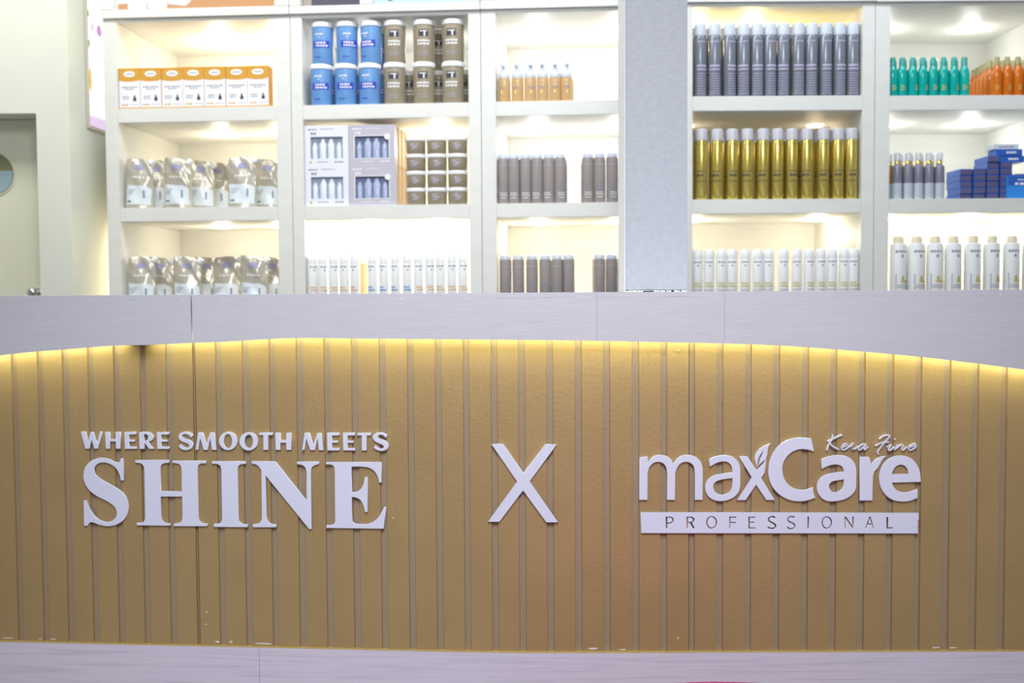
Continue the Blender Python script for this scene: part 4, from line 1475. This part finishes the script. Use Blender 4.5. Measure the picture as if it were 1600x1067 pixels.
# --- teal and orange spray bottles
def make_spray(name, m, mc):
    o = proto(name)
    R = 0.0178
    obj('body', lathe([(R * 0.9, 0), (R, 0.004), (R, 0.068), (R * 0.97, 0.082), (R * 0.80, 0.095), (R * 0.56, 0.103), (R * 0.54, 0.106)], 18), m, o, True)
    obj('cap', lathe([(R * 0.60, 0.1063), (R * 0.58, 0.122), (R * 0.52, 0.132), (R * 0.42, 0.134), (0, 0.134)], 18), mc, o, True)
    obj('printed_text', marks([(0, 0.035, 0.010, 0.004, 2), (0.002, 0.028, 0.014, 0.004, 3), (0, 0.022, 0.01, 0.004, 2)], r=R), M_INKY, o)
    return o


ts = make_spray('spray_bottle', M_TEAL, M_TEALC)
tx = [1393.5, 1409.6, 1425.7, 1441.7, 1457.8, 1474, 1490.2, 1506.3]
for i, px in enumerate(tx):
    place(ts, B5, px, 0.028, Z_F1, f'{nth_of(i, 8, "teal spray bottle")} in the front row', 'bottle', 'teal spray bottles', rz=RND.uniform(-0.6, 0.6), py=120)
for i in range(7):
    px = (tx[i] + tx[i + 1]) / 2
    place(ts, B5, px, 0.066, Z_F1, f'teal spray bottle in the back row behind front {["one and two", "two and three", "three and four", "four and five", "five and six", "six and seven", "seven and eight"][i]}',
          'bottle', 'teal spray bottles', rz=RND.uniform(-0.6, 0.6), u=(B5.u(tx[i], 120, .028) + B5.u(tx[i + 1], 120, .028)) / 2 + 0.001)
os_ = make_spray('spray_bottle', M_ORNG, M_OLIVE)
for i, px in enumerate([1557, 1573.5, 1590, 1606.5]):
    place(os_, B5, px, 0.028, Z_F1, f'{["first", "second", "third", "fourth"][i]} orange spray bottle in the front row', 'bottle', 'orange spray bottles', rz=RND.uniform(-0.6, 0.6), py=120)
uo = B5.u(1557, 120, 0.028)
for k, (px, d) in enumerate([(1546, 0.085), (1540, 0.125), (1534, 0.165), (1527.5, 0.205), (1521, 0.245)]):
    place(os_, B5, px, d, Z_F1, f'orange spray bottle {["one", "two", "three", "four", "five"][k]} back in the slanting end file', 'bottle', 'orange spray bottles',
          rz=RND.uniform(-0.6, 0.6), py=125)
for k, px in enumerate([1566, 1583, 1600]):
    place(os_, B5, px, 0.085, Z_F1, f'orange spray bottle in the second row behind front {["one and two", "two and three", "three and four"][k]}', 'bottle', 'orange spray bottles',
          rz=RND.uniform(-0.6, 0.6), py=120)


# --- serum bottles
def make_serum(name, mu, ml):
    o = proto(name)
    R = 0.0168
    obj('lower_body', lathe([(R * 0.92, 0), (R, 0.004), (R, 0.055)], 18), ml, o, True)
    obj('upper_body', lathe([(R, 0.0552), (R, 0.108), (R * 0.9, 0.115), (R * 0.55, 0.120)], 18), mu, o, True)
    obj('neck', lathe([(R * 0.60, 0.1203), (R * 0.60, 0.131), (R * 0.56, 0.132)], 18), M_GOLDN, o, True)
    obj('cap', lathe([(R * 0.66, 0.1322), (R * 0.66, 0.155), (R * 0.58, 0.159), (0, 0.159)], 18), M_CLEAR, o, True)
    return o


sr = make_serum('serum_bottle', M_SERUM, M_SERUML)
sa = make_serum('serum_bottle', M_SERUMA, M_SERUML)
sxp = [1401.5, 1418.5, 1434.5, 1451, 1467.5]
for i, px in enumerate(sxp):
    place(sr, B5, px, 0.028, Z_F2, f'{nth_of(i, 5, "grey serum bottle")} in the front row', 'bottle', 'serum bottles', rz=RND.uniform(-0.2, 0.2), py=290)
for i in range(5):
    place(sa, B5, 0, 0.066, Z_F2, f'amber serum bottle behind the {nth_of(i, 5, "grey serum bottle")}', 'bottle', 'serum bottles', u=B5.u(sxp[i], 290, 0.028) - 0.014)

# --- blue cartons in a heap
bb = proto('carton')
BW, BH, BD = 0.040, 0.021, 0.115
obj('body', bbox(-BW / 2, BW / 2, 0, BD, 0, BH, 0.0006), M_BLUEBX, bb)
obj('end_panel', bbox(-BW / 2 + 0.001, BW / 2 - 0.001, -0.0006, -0.0001, 0.0015, BH - 0.003), M_PURPBX, bb)
ub = B5.u(1499, 300, 0.07)
POSN = ['first', 'second', 'third', 'fourth', 'fifth']
cols = [5, 5, 7, 6, 4]
for c, nlev in enumerate(cols):
    for lv in range(nlev):
        place(bb, B5, 0, 0.060 + RND.uniform(0, 0.008) - 0.006 * c, Z_F2, f'blue carton on level {["one", "two", "three", "four", "five", "six", "seven"][lv]} of the {POSN[c]} stack', 'carton', 'stacked blue cartons',
              u=ub + BW / 2 + c * (BW + 0.0045), zoff=(BH + 0.0006) * lv, rz=RND.uniform(-0.03, 0.03))
tp = proto('carton')
obj('body', bbox(-0.045, 0.045, 0, 0.07, 0, 0.022, 0.0006), M_BLUEBX, tp)
obj('printed_text', marks([(0.006, 0.011, 0.034, 0.007, 4)]), M_INKW, tp)
ztop = (BH + 0.0006) * 7
u3 = ub + BW / 2 + 2 * (BW + 0.0045)
place(tp, B5, 0, 0.062, Z_F2, 'long dark blue carton lying on top of the fourth stack', 'carton', 'stacked blue cartons', u=u3 + BW + 0.028, zoff=(BH + 0.0006) * 6, rz=0.0)
place(tp, B5, 0, 0.060, Z_F2, 'dark blue carton with white print crowning the third stack', 'carton', 'stacked blue cartons', u=u3 + BW + 0.020, zoff=ztop + 0.001, rz=0.0)
tw = proto('carton')
obj('body', bbox(-0.044, 0.044, 0, 0.06, 0, 0.017, 0.0006), mat('pale_carton', lin(214, 222, 234), 0.4), tw)
obj('printed_text', marks([(0.0, 0.008, 0.05, 0.004, 5)]), M_INKG, tw)
place(tw, B5, 0, 0.064, Z_F2, 'pale carton on the very top of the blue heap', 'carton', None, u=u3 + BW + 0.010, zoff=ztop + 0.0235)
bg = proto('carton')
obj('body', bbox(-0.07, 0.07, 0, 0.09, 0, 0.080, 0.0008), M_BLUEBT, bg)
obj('printed_text', marks([(-0.004, 0.052, 0.080, 0.008, 4), (-0.02, 0.066, 0.03, 0.004, 3)]), M_INKW, bg)
obj('front_panel', bbox(-0.068, 0.068, -0.0003, -0.0001, 0.045, 0.078), M_BLUEBX, bg)
place(bg, B5, 0, 0.034, Z_F2, 'big bright blue carton at the end of the heap', 'carton', None, u=B5.u(1574, 300, 0.034) + 0.07)

# --- white lotion bottles with square shouldered caps
lo_ = proto('lotion_bottle')
R, H = 0.0275, 0.224
obj('body', lathe([(R * 0.93, 0), (R, 0.005), (R, H - 0.036), (R * 0.92, H - 0.026), (R * 0.6, H - 0.0225)], 28), M_WHITE, lo_, True)
obj('cap', lathe([(R * 0.66, H - 0.022), (R * 0.64, H - 0.006), (R * 0.56, H), (0, H)], 28), M_IVORY, lo_, True)
obj('brand_print', marks([(0, H - 0.053, 0.040, 0.008, 4), (0.003, H - 0.069, 0.007, 0.010, 1)], r=R), M_INKG, lo_)
obj('flower_print', marks([(0.006, 0.078, 0.009, 0.016, 1), (0.010, 0.068, 0.022, 0.010, 3)], r=R), M_INKY, lo_)
obj('printed_text', marks([(0.004, 0.054, 0.034, 0.003, 4), (0.004, 0.047, 0.036, 0.003, 5)] + [(-0.018, 0.09 - 0.009 * k, 0.0035, 0.006, 1) for k in range(9)], r=R), M_INKG, lo_)
lx = [1402.5, 1431, 1460, 1488.5, 1519, 1549, 1580, 1610]
for i, px in enumerate(lx):
    place(lo_, B5, px, 0.036, Z_F3, f'{(ORD[i] if i else "first")} white lotion bottle of the front row', 'bottle', 'white lotion bottles', rz=RND.uniform(-0.15, 0.25), py=420)
for i in range(7):
    place(lo_, B5, 0, 0.104, Z_F3, f'white lotion bottle in the back row behind the {ORD[i] if i else "first"} one', 'bottle', 'white lotion bottles',
          u=B5.u(lx[i], 420, 0.036) + 0.030)
